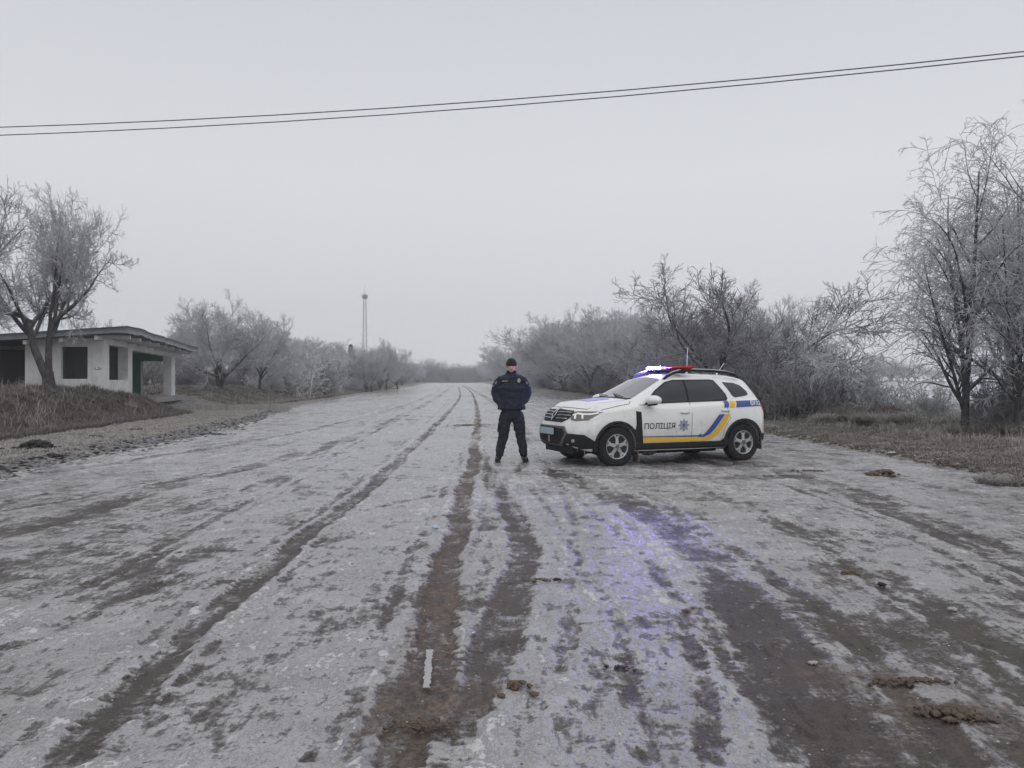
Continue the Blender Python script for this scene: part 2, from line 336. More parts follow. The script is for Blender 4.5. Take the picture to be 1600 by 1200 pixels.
def build_road():
    ys = np.concatenate([np.arange(-12, 2.4, .4), 2.4 * np.exp(np.arange(0, math.log(300 / 2.4), .0040))])
    s = np.linspace(-1, 1, 760)
    us = np.sinh(s * 2.0) / math.sinh(2.0) * 12.6 + .3
    U, Y = np.meshgrid(us, ys)
    # squeeze columns to the edges of the road (a little beyond, under the verge)
    uL, uR = UL(Y) - .35, UR(Y) + .35
    lo, hi = us[0], us[-1]; U = uL + (U - lo) / (hi - lo) * (uR - uL)
    X = U - .07 * Y
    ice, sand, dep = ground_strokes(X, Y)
    c, sn = math.cos(.07), math.sin(.07); xr = X * c + Y * sn; yr = -X * sn + Y * c
    big = fbm(xr * .35, yr * .12, 4, 1); mid = fbm(xr * 1.6, yr * .9, 5, 2, .6); streak = fbm(xr * 4, yr * .5, 4, 6)
    fine = fbm(X * 7, Y * 7, 3, 12)
    sheet = sm(7, 13, Y) * .10; ice = .68 + sheet + ice * 1.0 + .30 * big + .34 * mid + .30 * streak * sm(2, 20, Y) + .26 * fine * (1 - .5 * sm(8, 20, Y)) + .26 * fbm(X * 3.3, Y * 3.3, 4, 51) * (1 - .4 * sm(8, 20, Y))
    ice = np.clip(ice, 0, 1.1)
    cover = sm(.44, .56, ice)
    Z = zr(Y) + cover * .007 + np.clip(ice - .6, 0, .5) * .015 + fbm(X * .5, Y * .5, 3, 20) * .02 + fine * .004 - dep + fbm(X * 16, Y * 16, 2, 33) * .003 * (Y < 14)
    near_l = np.exp(-((U - UL(Y)) / .5) ** 2); Z += near_l * .0
    me = mesh_np("road", np.stack([X, Y, Z], -1).reshape(-1, 3), grid_quads(len(ys), len(us)), {'ice': ice, 'sand': sand})
    tag(link("road", me, M['road'], smooth=True), kind='structure')
build_road()

# ------------------------------------------------------------------ trees (vectorised branching)
def nrm(v): return v / np.maximum(np.linalg.norm(v, axis=-1, keepdims=True), 1e-9)
def run_branches(rng, P0, D0, Ln, R0, n, wob, trop, tip=.35):
    N = len(P0); P = np.zeros((N, n + 1, 3)); P[:, 0] = P0; D = nrm(D0); st = (Ln / n)[:, None]
    for i in range(n):
        D = nrm(D + rng.normal(0, wob, (N, 3)) + np.array([0, 0, 1.0]) * (trop[i] if hasattr(trop, '__len__') else trop))
        P[:, i + 1] = P[:, i] + D * st
    R = R0[:, None] * np.linspace(1, tip, n + 1)[None, :]
    return P, R
def spawn(rng, P, R, Ln, k, t0, t1, ang, angsd, lr, rr, taper=.5):
    N, m, _ = P.shape; n = m - 1
    t = t0 + (t1 - t0) * (np.arange(k)[None, :] + rng.random((N, k))) / k
    idx = np.repeat(np.arange(N), k); t = t.ravel(); f = np.clip(t * n, 0, n - 1e-4); i = f.astype(int); a = (f - i)[:, None]
    p = P[idx, i] * (1 - a) + P[idx, i + 1] * a; d = nrm(P[idx, i + 1] - P[idx, i])
    r = (R[idx, i] * (1 - a[:, 0]) + R[idx, i + 1] * a[:, 0])
    ax = nrm(np.cross(d, rng.normal(0, 1, d.shape))); an = np.radians(rng.normal(ang, angsd, len(t)))[:, None]
    nd = d * np.cos(an) + ax * np.sin(an)
    ln = Ln[idx] * lr * (1 - taper * t) * rng.uniform(.65, 1.3, len(t))
    kp = rng.random(len(ln)) < np.clip(Ln[idx] / np.percentile(Ln, 85) * 1.05, .12, 1)
    return p[kp], nd[kp], ln[kp], (r * rr)[kp]
def tubes_np(P, R, s):
    N, m, _ = P.shape; Tn = np.gradient(P, axis=1); Tn = nrm(Tn)
    ref = np.where(np.abs(Tn[:, :1, 2:3]) < .9, np.array([[[0, 0, 1.0]]]), np.array([[[1.0, 0, 0]]]))
    A = nrm(np.cross(Tn, np.broadcast_to(ref, Tn.shape))); B = np.cross(Tn, A)
    th = np.arange(s) * 2 * math.pi / s
    V = P[:, :, None, :] + R[:, :, None, None] * (A[:, :, None, :] * np.cos(th)[None, None, :, None] + B[:, :, None, :] * np.sin(th)[None, None, :, None])
    b = (np.arange(N) * m * s)[:, None, None]; i = (np.arange(m - 1) * s)[None, :, None]; k = np.arange(s)[None, None, :]; k2 = (k + 1) % s
    Q = np.stack([b + i + k, b + i + k2, b + i + s + k2, b + i + s + k], -1).reshape(-1, 4)
    return V.reshape(-1, 3), Q, np.repeat(R.ravel(), s)
def merge(parts):
    Vs, Qs, As = [], [], []; o = 0
    for V, Q, A in parts: Vs.append(V); Qs.append(Q + o); As.append(A); o += len(V)
    return np.concatenate(Vs), np.concatenate(Qs), np.concatenate(As)
def tree_data(seed, kind='orchard', detail=1.0, th=1.0, ang=46, t0=.55, fork=False):
    """unit: built at real size; returns ((V,Q,A) trunk, (V,Q,A) crown, height)"""
    rng = np.random.default_rng(seed)
    up = np.array([[0, 0, 1.0]])
    if kind == 'orchard':
        n0 = 2 if seed % 2 else 1
        Lt = np.full(n0, 1.25) * rng.uniform(.8, 1.2, n0)
        d = nrm(up + rng.normal(0, .22, (n0, 3)))
        P, R = run_branches(rng, np.zeros((n0, 3)), d, Lt, np.full(n0, .125), 6, .06, .03, .8)
        if fork:
            n0 = 2; Ps, Rs = run_branches(rng, np.zeros((1, 3)), up, np.full(1, .66), np.full(1, .30), 6, .02, 0, .82)
            P, R = run_branches(rng, np.array([[-.05, 0, .50], [.06, 0, .50]]), np.array([[-.62, .0, 1], [.16, .05, 1.]]), np.array([1.9, 1.7]), np.array([.19, .17]), 8, .06, .05, .72)
        tr = [tubes_np(P, R, 9)] + ([tubes_np(Ps, Rs, 12)] if fork else [])
        p, nd, ln, r = spawn(rng, P, R, np.full(n0, 3.9), 7 if n0 == 1 else 5, t0, 1.0, ang, 12, 1, .66, .1)
        P1, R1 = run_branches(rng, p, nd, ln, r, 10, .12, .055, .2); tr.append(tubes_np(P1, R1, 7))
        k2, k3, k4, k5 = 13, 11, int(6 + 5 * detail), int(6 * detail)
        p, nd, l2, r = spawn(rng, P1, R1, ln, k2, .18, 1, 48, 15, .56, .52); P2, R2 = run_branches(rng, p, nd, l2, np.maximum(r, .016), 7, .14, .075, .3)
        p, nd, l3, r = spawn(rng, P2, R2, l2, k3, .12, 1, 48, 16, .55, .6); P3, R3 = run_branches(rng, p, nd, l3, np.maximum(r * .9, .0095), 5, .11, .09, .5)
        p, nd, l4, r = spawn(rng, P3, R3, l3, k4, .08, 1, 48, 16, .62, .7); P4, R4 = run_branches(rng, p, nd, np.maximum(l4, .16), np.full(len(p), .0072 * th), 3, .11, .09, .8)
        cr = [tubes_np(P2, R2, 5), tubes_np(P3, R3, 4), tubes_np(P4, R4, 3)]
        if k5:
            sel = rng.random(len(P4)) < .95 * detail
            p, nd, l5, r = spawn(rng, P4[sel], R4[sel], l4[sel], 2, .25, 1, 42, 15, .65, .8); P5, R5 = run_branches(rng, p, nd, np.maximum(l5, .10), np.full(len(p), .006 * th), 1, .2, .05, .8)
            cr.append(tubes_np(P5, R5, 3))
    elif kind == 'birch':
        n0 = 3; P, R = run_branches(rng, np.array([[0, 0, 0], [.04, 0, .9], [-.03, .03, .7]]), np.array([[.0, 0, 1.0], [.13, .05, 1], [-.45, .1, 1]]), np.array([7.2, 5.9, 4.6]), np.array([.115, .07, .055]), 18, .025, .03, .16)
        tr = [tubes_np(P, R, 9)]
        p, nd, ln, r = spawn(rng, P, R, np.array([4.4, 3.4, 2.6]), 17, .08, .98, 44, 10, .95, .62, .55)
        P1, R1 = run_branches(rng, p, nd, ln, r, 12, .05, [.10, .10, .09, .08, .05, .0, -.05, -.1, -.14, -.18, -.22, -.25], .2); tr.append(tubes_np(P1, R1, 6))
        p, nd, l2, r = spawn(rng, P1, R1, ln, 12, .10, 1, 42, 12, .42, .6, .35); P2, R2 = run_branches(rng, p, nd, l2, np.maximum(r * .8, .009), 7, .08, [.02, -.02, -.07, -.12, -.16, -.2, -.22], .35)
        p, nd, l3, r = spawn(rng, P2, R2, l2, 6, .12, 1, 42, 14, .6, .7, .3); P3, R3 = run_branches(rng, p, nd, l3, np.full(len(p), .0085), 5, .09, -.12, .6)
        p, nd, l4, r = spawn(rng, P3, R3, l3, 3, .2, 1, 45, 14, .5, .7, .3); P4, R4 = run_branches(rng, p, nd, l4, np.full(len(p), .0068), 3, .1, -.15, .8)
        cr = [tubes_np(P2, R2, 4), tubes_np(P3, R3, 3), tubes_np(P4, R4, 3)]
    elif kind == 'droop':
        n0 = 7; d = nrm(up * 1.0 + rng.normal(0, .35, (n0, 3)))
        P, R = run_branches(rng, rng.normal(0, .15, (n0, 3)) * [1, 1, 0], d, rng.uniform(3.2, 4.6, n0), np.full(n0, .05), 12, .05, [.05, .05, .03, 0, -.03, -.06, -.1, -.15, -.2, -.25, -.3, -.3], .3)
        tr = [tubes_np(P, R, 6)]; ln = np.full(n0, 3.8)
        p, nd, l1, r = spawn(rng, P, R, ln, 12, .2, 1, 40, 14, .42, .6, .3); P1, R1 = run_branches(rng, p, nd, l1, np.maximum(r, .012), 8, .1, [0, -.03, -.06, -.1, -.15, -.2, -.25, -.3], .4)
        p, nd, l2, r = spawn(rng, P1, R1, l1, 9, .1, 1, 40, 14, .5, .7, .3); P2, R2 = run_branches(rng, p, nd, l2, np.full(len(p), .009 * th), 5, .12, -.14, .7)
        p, nd, l3, r = spawn(rng, P2, R2, l2, 5, .2, 1, 45, 14, .5, .7, .3); P3, R3 = run_branches(rng, p, nd, l3, np.full(len(p), .0075 * th), 3, .12, -.12, .8)
        cr = [tubes_np(P1, R1, 4), tubes_np(P2, R2, 3), tubes_np(P3, R3, 3)]
    else:  # shrub
        n0 = 26; d = nrm(up + rng.normal(0, .42, (n0, 3)))
        P, R = run_branches(rng, rng.normal(0, .45, (n0, 3)) * [1, 1, 0], d, rng.uniform(1.2, 2.6, n0), np.full(n0, .022), 6, .10, .02, .4)
        tr = [tubes_np(P, R, 5)]; ln = np.full(n0, 2.0)
        p, nd, l1, r = spawn(rng, P, R, ln, 9, .1, 1, 38, 14, .42, .6, .4); P1, R1 = run_branches(rng, p, nd, l1, np.full(len(p), .011), 4, .12, .02, .6)
        p, nd, l2, r = spawn(rng, P1, R1, l1, 6, .1, 1, 42, 14, .5, .7, .3); P2, R2 = run_branches(rng, p, nd, l2, np.full(len(p), .0085 * th), 3, .15, 0, .8)
        p, nd, l3, r = spawn(rng, P2, R2, l2, int(4 * detail), .2, 1, 45, 14, .55, .7, .3); P3, R3 = run_branches(rng, p, nd, l3, np.full(len(p), .007 * th), 1, .15, 0, .8)
        cr = [tubes_np(P1, R1, 4), tubes_np(P2, R2, 3), tubes_np(P3, R3, 3)]
    a, b = merge(tr), merge(cr); return a, b, float(np.percentile(b[0][:, 2], 99.7))
PROTO = {}
def proto(key, seed, kind, detail=1, th=1, mat='bark', **kw):
    a, b, h = tree_data(seed, kind, detail, th, **kw)
    mt = mesh_np(key + "_trunk", a[0], a[1], {'r': a[2]}); mc = mesh_np(key + "_crown", b[0], b[1], {'r': b[2]})
    mt.materials.append(M[mat]); mc.materials.append(M[mat])
    mt.polygons.foreach_set('use_smooth', np.ones(len(mt.polygons), bool))
    PROTO[key] = (mt, mc, h, (a, b))
proto('L', 15, 'orchard', .75, 1.15, ang=40, t0=.6, fork=True); proto('A', 11, 'orchard'); proto('B', 4, 'orchard'); proto('C', 23, 'orchard'); proto('D', 8, 'orchard')
proto('F', 31, 'orchard', .5, 1.6, 'bark_far', ang=50, t0=.45); proto('G', 12, 'orchard', .5, 1.6, 'bark_far'); proto('K', 18, 'orchard', .8, 1.1, 'bark_dark', ang=54, t0=.45)
proto('R', 5, 'birch', mat='birch'); proto('R2', 6, 'birch', mat='birch')
proto('W', 3, 'droop', mat='ice_tw'); proto('S', 2, 'shrub', 1, 1, 'bark2'); proto('S2', 7, 'shrub', 1, 1.2, 'ice_tw'); proto('S3', 9, 'shrub', 1, 1.0, 'bark')
def put_tree(key, x, y, height, rz, label, cat='tree', group=None, name='frosted_tree', wide=1.0, sink=.05, lean=(0, 0)):
    mt, mc, h, _ = PROTO[key]; s = height / h
    e = empty(name, (x, y, T(x, y) - sink), rz, (s * wide, s * wide, s)); e.rotation_euler = (lean[0], lean[1], rz)
    tag(e, label, cat, group)
    for nm, me in (('stem' if cat == 'shrub' else 'trunk', mt), ('crown', mc)):
        o = bpy.data.objects.new(nm, me); COL.objects.link(o); o.parent = e
    return e
def tree_at(key, ipx, Y, top, rz, label, **k):
    x = px(ipx, Y); zt = EYE - (top - HZ) * Y / F; return put_tree(key, x, Y, zt - T(x, Y), rz, label, **k)
# ---- left side, near to far
tree_at('L', 78, 25.5, 285, 0.0, 'big frosted bare tree with forked dark trunk in front of the white shelter', wide=.64, lean=(0, -.13))
tree_at('B', -75, 28.5, 300, 1.0, 'frosted bare tree mostly cut off by the left edge of the picture', wide=1.0)
tree_at('A', 343, 50, 462, .6, 'wide frosted bare tree right behind the post end of the shelter roof', wide=1.05)
tree_at('B', 405, 58, 492, 3.3, 'narrower frosted tree on the bank, next right after the wide one beside the shelter', wide=.8)
tree_at('D', 382, 64, 520, 5.0, 'low bare tree in the gap behind the two frosted trees right of the shelter', wide=.8)
tree_at('F', 225, 62, 505, 1.0, 'frosted tree top showing above the shelter roof', wide=1.2)
tree_at('F', 20, 48, 520, 3.6, 'bare tree behind the left end of the shelter', wide=1.3)
tree_at('G', 130, 52, 500, 2.6, 'bare tree behind the shelter wall, hidden mostly by the roof', wide=1.2)
tree_at('S2', 462, 62, 548, .5, 'pale frosted shrub on the left verge, first right of the two bank trees', cat='shrub', name='frosted_shrub', wide=1.1)
tree_at('S', 500, 68, 560, 2.5, 'dark low shrub at the left road edge below the pale bushes', cat='shrub', name='bare_shrub', wide=1.2)
tree_at('W', 478, 74, 532, 1.5, 'drooping frosted bush rising behind the pale shrub on the left', cat='shrub', name='frosted_bush', wide=.9)
G1 = 'frosted trees of the left hedgerow'
for i, (k, ip, Y, tp, rz, wd) in enumerate([('F', 440, 78, 535, .3, 1.2), ('G', 470, 84, 528, 2.0, 1.2), ('F', 505, 90, 530, 4.1, 1.2), ('G', 535, 98, 542, 5.5, 1.2), ('F', 420, 96, 528, 1.2, 1.3), ('G', 300, 72, 520, .9, 1.3), ('F', 260, 84, 520, 2.9, 1.3), ('F', 480, 110, 535, 0.2, 1.5), ('G', 520, 118, 540, 3.0, 1.4), ('F', 556, 110, 545, 1.9, 1.1)]):
    tree_at(k, ip, Y, tp, rz, 'frosted bare tree in the dense hedgerow left of the road before the mast', group=G1, wide=wd)
G2 = 'trees with clear trunks below the mast'
for i, (k, ip, Y, tp, rz, wd) in enumerate([('C', 573, 96, 548, .3, .85), ('B', 581, 99, 545, 2.3, .8), ('A', 594, 106, 533, 1.3, .85), ('D', 604, 112, 532, 4.3, .8), ('G', 622, 122, 545, 3.3, 1.0)]):
    tree_at(k, ip, Y, tp, rz, 'small tree with a bare dark trunk in the clump under the lattice mast', group=G2, wide=wd)
rng = random.Random(4)
for i in range(13):
    Y = 124 + i * 11; u = -11.5 - rng.uniform(0, 3) - (i % 2) * 3; x = u - .07 * Y + (0 if Y < 200 else (Y - 200) * .02)
    put_tree('FG'[i % 2], x, Y, rng.uniform(4.6, 6.0), rng.uniform(0, 6), 'far frosted tree in the receding row left of the road', group='far trees left of the road', wide=1.35)
for i in range(12):
    Y = 62 + i * 7; x = -13.2 - .07 * Y - rng.uniform(0, 2.5)
    put_tree('S' if i % 3 else 'S2', x, Y, rng.uniform(1.3, 2.2), rng.uniform(0, 6), 'low leafless bush under the left hedgerow', cat='shrub', group='low bushes under the left hedgerow', name='bare_shrub', wide=1.4)
for i in range(8):
    Y = 58 + i * 9; x = -21 - .07 * Y - rng.uniform(0, 4)
    put_tree('S', x, Y, rng.uniform(2.2, 3.2), rng.uniform(0, 6), 'bush filling the gap behind the left hedgerow trees', cat='shrub', group='bushes behind the left hedgerow', name='bare_shrub', wide=1.5)
# ---- right side
tree_at('K', 1098, 31, 405, 4.2, 'large dark spreading bare tree directly behind the police car', wide=1.25)
tree_at('B', 1178, 33, 455, 1.2, 'frosted bare tree leaning right of the large tree behind the car', wide=.9, lean=(0, .12))
tree_at('W', 1235, 30, 478, 2.6, 'drooping frosted bush right of the car roof', cat='shrub', name='frosted_bush', wide=1.0)
tree_at('W', 1310, 27, 520, 5.2, 'pale drooping icy bush between the car and the tall icy tree', cat='shrub', name='frosted_bush', wide=1.0)
tree_at('S2', 1372, 25.5, 575, .4, 'whitish icy shrub on the right verge, nearest the tall icy tree', cat='shrub', name='frosted_shrub', wide=1.0)
tree_at('S', 1255, 26.5, 560, 3.4, 'dark brown thicket bush just right of the car tail', cat='shrub', name='bare_shrub', wide=1.4)
tree_at('S', 1200, 29, 545, 1.4, 'dark thicket bush behind the rear window of the car', cat='shrub', name='bare_shrub', wide=1.4)
tree_at('S3', 1150, 30, 560, 2.1, 'tangled bush behind the roof rails of the car', cat='shrub', name='bare_shrub', wide=1.6)
tree_at('S', 1310, 29, 565, 5.1, 'dark bush in the shade of the drooping icy bush', cat='shrub', name='bare_shrub', wide=1.5)
G3 = 'trees of the right hedgerow behind the car and officer'
for i, (k, ip, du, tp, rz, wd) in enumerate([('A', 1035, 0, 486, .2, 1.1), ('C', 990, 0, 472, 1.6, 1.05), ('B', 952, .3, 480, 2.5, 1.1), ('D', 930, 0, 482, 5.4, 1.2), ('A', 905, .5, 486, 3.9, 1.15), ('C', 884, 0, 492, 4.9, 1.15), ('F', 866, .6, 502, .6, 1.25), ('G', 850, 0, 512, 1.1, 1.25), ('F', 836, .5, 518, 2.2, 1.25), ('G', 822, 0, 530, 3.2, 1.25), ('F', 810, 0, 540, 4.3, 1.3),
    ('F', 1130, 5, 515, 5.0, 1.2), ('G', 1075, 5, 515, 1.0, 1.3), ('F', 1020, 4.5, 500, 2.0, 1.3), ('G', 975, 4, 485, 4.2, 1.4), ('F', 930, 4, 495, 1.2, 1.5), ('G', 1180, 6, 490, 3.2, 1.3), ('F', 1230, 7, 510, 4.0, 1.4), ('G', 890, 4, 505, .2, 1.5)]):
    Yt = (11.9 + du) / ((ip - 800) / F + .07)
    tree_at(k, ip, Yt, tp, rz, 'frosted bare tree in the dense hedgerow right of the road behind the officer and car', group=G3, wide=wd)
for i in range(14):
    Y = 150 + i * 11; x = 11.8 + rng.uniform(0, 2) - .07 * Y + (i % 2) * 3
    put_tree('FG'[i % 2], x, Y, rng.uniform(4.6, 5.8), rng.uniform(0, 6), 'far frosted tree in the receding row right of the road', group='far trees right of the road', wide=1.35)
for i in range(30):
    Y = 33 + i * 3.6; x = px(1120, 33) + 1.5 + (12.2 - .07 * Y - 8.7 - 1.5) * 0 ; x = 12.6 - .07 * Y + rng.uniform(-.3, 2.0)
    put_tree(['S', 'S3', 'S'][i % 3], x, Y, rng.uniform(1.3, 2.3), rng.uniform(0, 6), 'dark brown bush in the undergrowth of the right hedgerow', cat='shrub', group='undergrowth bushes of the right hedgerow', name='bare_shrub', wide=1.5)
tree_at('R', 1507, 18.6, 210, .7, 'tall icy tree with slender dark trunk and drooping twigs on the right verge', wide=.95)
tree_at('R', 1590, 17.6, 300, 4.0, 'slender icy tree leaning over the verge between the two tall icy trees', wide=.8, lean=(0, .10))
tree_at('R2', 1570, 25, 225, 4.4, 'tall icy tree standing behind and right of the slender dark trunk', wide=1.0)
tree_at('R2', 1615, 19.5, 190, 2.4, 'taller icy drooping tree at the right edge of the picture', wide=1.1)
tree_at('S', 1540, 19.8, 600, 2.4, 'dark low bush at the foot of the tall icy tree', cat='shrub', name='bare_shrub', wide=1.1)
tree_at('S', 1600, 19.0, 590, .4, 'dark low bush at the right edge below the drooping branches', cat='shrub', name='bare_shrub', wide=1.1)
tree_at('S3', 1445, 24, 590, 3.4, 'grey low bush behind and left of the tall icy tree', cat='shrub', name='bare_shrub', wide=1.3)
tree_at('S', 1572, 18.4, 575, 4.1, 'dark twiggy bush between the two tall icy trees', cat='shrub', name='bare_shrub', wide=1.3)
tree_at('S', 8, 33.5, 545, 2.4, 'dark brown bush against the left end wall of the shelter', cat='shrub', name='bare_shrub', wide=1.1)
tree_at('S3', -20, 35.0, 535, 1.4, 'tall dark bush at the left picture edge behind the bank', cat='shrub', name='bare_shrub', wide=1.3)
tree_at('S', 335, 56, 575, 0.4, 'low brown bush at the foot of the wide frosted tree beside the shelter', cat='shrub', name='bare_shrub', wide=1.5)
tree_at('S', 290, 53, 572, 3.9, 'low brown bush seen beyond the shelter post', cat='shrub', name='bare_shrub', wide=1.5)
# far-off woods as one mass each
def wood(name, pts, kind='stuff', hgt=5.5, label='', seed=0, low=False):
    rr = np.random.default_rng(seed); parts = []
    if low:
        for (x, y) in pts * 2:
            for V, Q, A in PROTO['S'][3]:
                s = rr.uniform(1.0, 1.5); x_ = x + rr.normal(0, 6); W = V * [s * 1.5, s * 1.5, s]; parts.append((W + [x_, y - 4, T(x_, y) - .3], Q, A))
    for (x, y) in pts:
        (a, b) = PROTO['G'][3] if rr.random() < .5 else PROTO['F'][3]; h = PROTO['F'][2]
        s = hgt * rr.uniform(.75, 1.15) / h; th = rr.uniform(0, 6.28); z = T(x, y) if y < 900 else -.5
        for V, Q, A in (a, b):
            if V is b[0]:
                # keep one twig-quad in three, thickened
                q = Q.reshape(-1, 3, 4) if len(Q) % 3 == 0 else Q[:len(Q) // 3 * 3].reshape(-1, 3, 4)
                q = q[rr.random(len(q)) < .22].reshape(-1, 4); uq, inv = np.unique(q, return_inverse=True); Vc = V[uq]; Qc = inv.reshape(-1, 4); Ac = A[uq]
            else: Vc, Qc, Ac = V, Q, A
            W = Vc * s * np.array([1.4, 1.4, 1]); W = np.stack([W[:, 0] * math.cos(th) - W[:, 1] * math.sin(th) + x, W[:, 0] * math.sin(th) + W[:, 1] * math.cos(th) + y, W[:, 2] + z], 1)
            parts.append((W, Qc, Ac))
    V, Q, A = merge(parts); me = mesh_np(name, V, Q, {'r': A}); o = link(name, me, M['bark2']); tag(o, label, 'wood', None, 'stuff')
rr = random.Random(9)
wood('far_wood', [(px(rr.uniform(655, 765), Y), Y) for Y in [rr.uniform(310, 400) for _ in range(46)]], hgt=8, low=True, label='hazy far-off wood closing the end of the road')
wood('distant_treeline', [(rr.uniform(40, 240), rr.uniform(230, 300)) for _ in range(46)], hgt=7, label='hazy distant treeline beyond the pale field on the right', seed=3)

# spruces
def spruce(ip, Y, top, label):
    x = px(ip, Y); z0 = T(x, Y); h = EYE - (top - HZ) * Y / F - z0
    e = empty('spruce_tree', (x, Y, z0)); tag(e, label, 'tree')
    bm = bmesh.new(); tube(bm, [(0, 0, 0), (0, 0, h * .98)], [h * .02, .01], 6); from_bm('trunk', bm, M['needle_trunk'], e)
    rg = np.random.default_rng(int(ip)); V = []; Q = []
    for i in range(2600):
        t = rg.random() ** .8; z = h * (.12 + .87 * t); R = h * .20 * (1 - t) + .05; a = rg.random() * 6.28; r = R * rg.uniform(.25, 1); q = .22
        c = np.array([math.cos(a) * r, math.sin(a) * r, z - r * .35]); d = np.array([math.cos(a), math.sin(a), -.35]) * q * 1.6; s_ = np.array([-math.sin(a), math.cos(a), rg.normal(0, .2)]) * q * .5
        b = len(V); V += [c - s_, c + s_, c + s_ * .3 + d, c - s_ * .3 + d]; Q.append((b, b + 1, b + 2, b + 3))
    link('crown', mesh_np('spruce_crown', np.array(V), np.array(Q)), M['needle'], e)
M['needle'] = simple('spruce_needles', (.035, .05, .04), .8); M['needle_trunk'] = simple('spruce_bark', (.06, .045, .04), .9)
spruce(548, 150, 537, 'dark pointed spruce top rising over the hedgerow just left of the mast')
spruce(537, 155, 547, 'smaller pointed spruce top left of the taller spruce')

# ------------------------------------------------------------------ grass
def blades(name, X, Y, hgt, wid, mat, label, seed=0, lean=.5, cat='grass', zoff=0):
    rg = np.random.default_rng(seed); n = len(X); Z = terrain(X, Y) + zoff
    a = rg.random(n) * 2 * math.pi; h = hgt * rg.uniform(.4, 1.3, n); ln = lean * rg.uniform(.2, 1.4, n); b = rg.random(n) * 2 * math.pi
    w_ = wid * rg.uniform(.7, 1.3, n)
    P = np.stack([X, Y, Z - .01], 1); sd = np.stack([np.cos(a), np.sin(a), 0 * a], 1) * w_[:, None]
    dr = np.stack([np.cos(b), np.sin(b), 0 * b], 1)
    m1 = P + dr * (h * ln * .3)[:, None] + np.array([0, 0, 1]) * (h * .55)[:, None]
    tp = P + dr * (h * ln)[:, None] + np.array([0, 0, 1]) * (h * (1 - .35 * np.minimum(ln, 1.2)))[:, None]
    V = np.stack([P - sd, P + sd, m1 + sd * .7, m1 - sd * .7, tp + sd * .15, tp - sd * .15], 1).reshape(-1, 3)
    i = np.arange(n)[:, None] * 6; Q = np.concatenate([i + [0, 1, 2, 3], i + [3, 2, 4, 5]], 0)
    t = np.tile([0, 0, .5, .5, 1, 1], n); v = np.repeat(rg.random(n), 6)
    o = link(name, mesh_np(name, V, Q, {'t': t, 'v': v}), mat); 
    if label: tag(o, label, cat, None, 'stuff')
    return o
M['gr_pale'] = m_blade('frosted_pale_grass', (.22, .19, .15), (.38, .35, .31), (.50, .49, .48))
M['gr_dark'] = m_blade('dead_brown_weeds', (.045, .033, .028), (.14, .105, .088), (.27, .245, .24))
M['gr_brown'] = m_blade('brown_verge_grass', (.065, .05, .04), (.21, .175, .145), (.40, .38, .365))
rg = np.random.default_rng(1)
def scatter(n, y0, y1, uf0, uf1, pw=1.6):
    t = rg.random(n); Y = (y0 ** (1 - pw) + t * (y1 ** (1 - pw) - y0 ** (1 - pw))) ** (1 / (1 - pw))
    a, b = uf0(Y), uf1(Y); u = a + (b - a) * rg.random(n); return u - .07 * Y, Y
foot = lambda Y: np.interp(Y, [0, 17, 34, 36.5, 45, 50], [-9.6, -10.4, -11.6, -13.2, -13.2, -11.5])
def clump(X, Y, s=.8, th=.0, seed=0, pr=1.0):
    k = fbm(X * s, Y * s, 3, seed) > th + rg.random(len(X)) * .3 - .15; k |= rg.random(len(X)) > pr; return X[k], Y[k]
X, Y = scatter(110000, 11, 60, lambda Y: UL(Y) - .6, lambda Y: foot(Y) - .3); X, Y = clump(X, Y, 1.0, .0, 5, .88)
blades('short_frosted_grass', X, Y, .07, .006, M['gr_pale'], 'short pale frosted grass on the strip between road and left bank', 1, .9)
X, Y = scatter(150000, 14, 36.5, lambda Y: foot(Y) + .1, lambda Y: foot(Y) - 5); X, Y = clump(X, Y, 1.1, -.2, 6, .6)
blades('dead_weeds', X, Y, .20, .007, M['gr_dark'], 'dark brown dead weeds covering the left bank', 2, .9)
X, Y = scatter(70000, 46, 130, lambda Y: UL(Y) - 1.2, lambda Y: foot(Y) - 9, 1.3); X, Y = clump(X, Y, .7, -.1, 7, .7)
blades('brown_grass', X, Y, .24, .014, M['gr_brown'], 'brown dry grass under the left hedgerow', 3, .7)
X, Y = scatter(230000, 10, 42, lambda Y: UR(Y) + .25, lambda Y: UR(Y) + 7.5); X, Y = clump(X, Y, 1.2, -.05, 8, .75)
blades('verge_grass', X, Y, .085, .005, M['gr_brown'], 'brown and frosted grass of the right verge', 4, 1.0)
X, Y = scatter(90000, 14, 42, lambda Y: UR(Y) + 2.0, lambda Y: UR(Y) + 7.5); X, Y = clump(X, Y, .9, .12, 9, 1.0)
blades('frosted_tall_grass', X, Y, .24, .005, M['gr_pale'], 'taller pale icy grass tufts at the back of the right verge', 5, 1.1)
X, Y = scatter(80000, 24, 100, lambda Y: UR(Y) + 1.2 + 2.0 * (Y < 30), lambda Y: UR(Y) + 5.5, 1.4)
M['gr_red'] = m_blade('rusty_weeds', (.055, .038, .030), (.13, .088, .068), (.24, .20, .18))
blades('rusty_weeds', X, Y, .42, .009, M['gr_red'], 'rusty brown weeds along the foot of the right hedgerow', 6, .35)
def tuft(ip, iy, r, h, n, mat, label, seed):
    x, y = gxy(ip, iy, .15); rg2 = np.random.default_rng(seed); a = rg2.random(n) * 6.283; q = r * np.sqrt(rg2.random(n)) * .55
    o = blades('grass_tuft', x + np.cos(a) * q, y + np.sin(a) * q, h, .006, M[mat], None, seed, 1.1); tag(o, label, 'grass tuft')
X, Y = scatter(5200, 15, 36, lambda Y: foot(Y) - .2, lambda Y: foot(Y) - 5); X, Y = clump(X, Y, .8, .05, 16, 1)
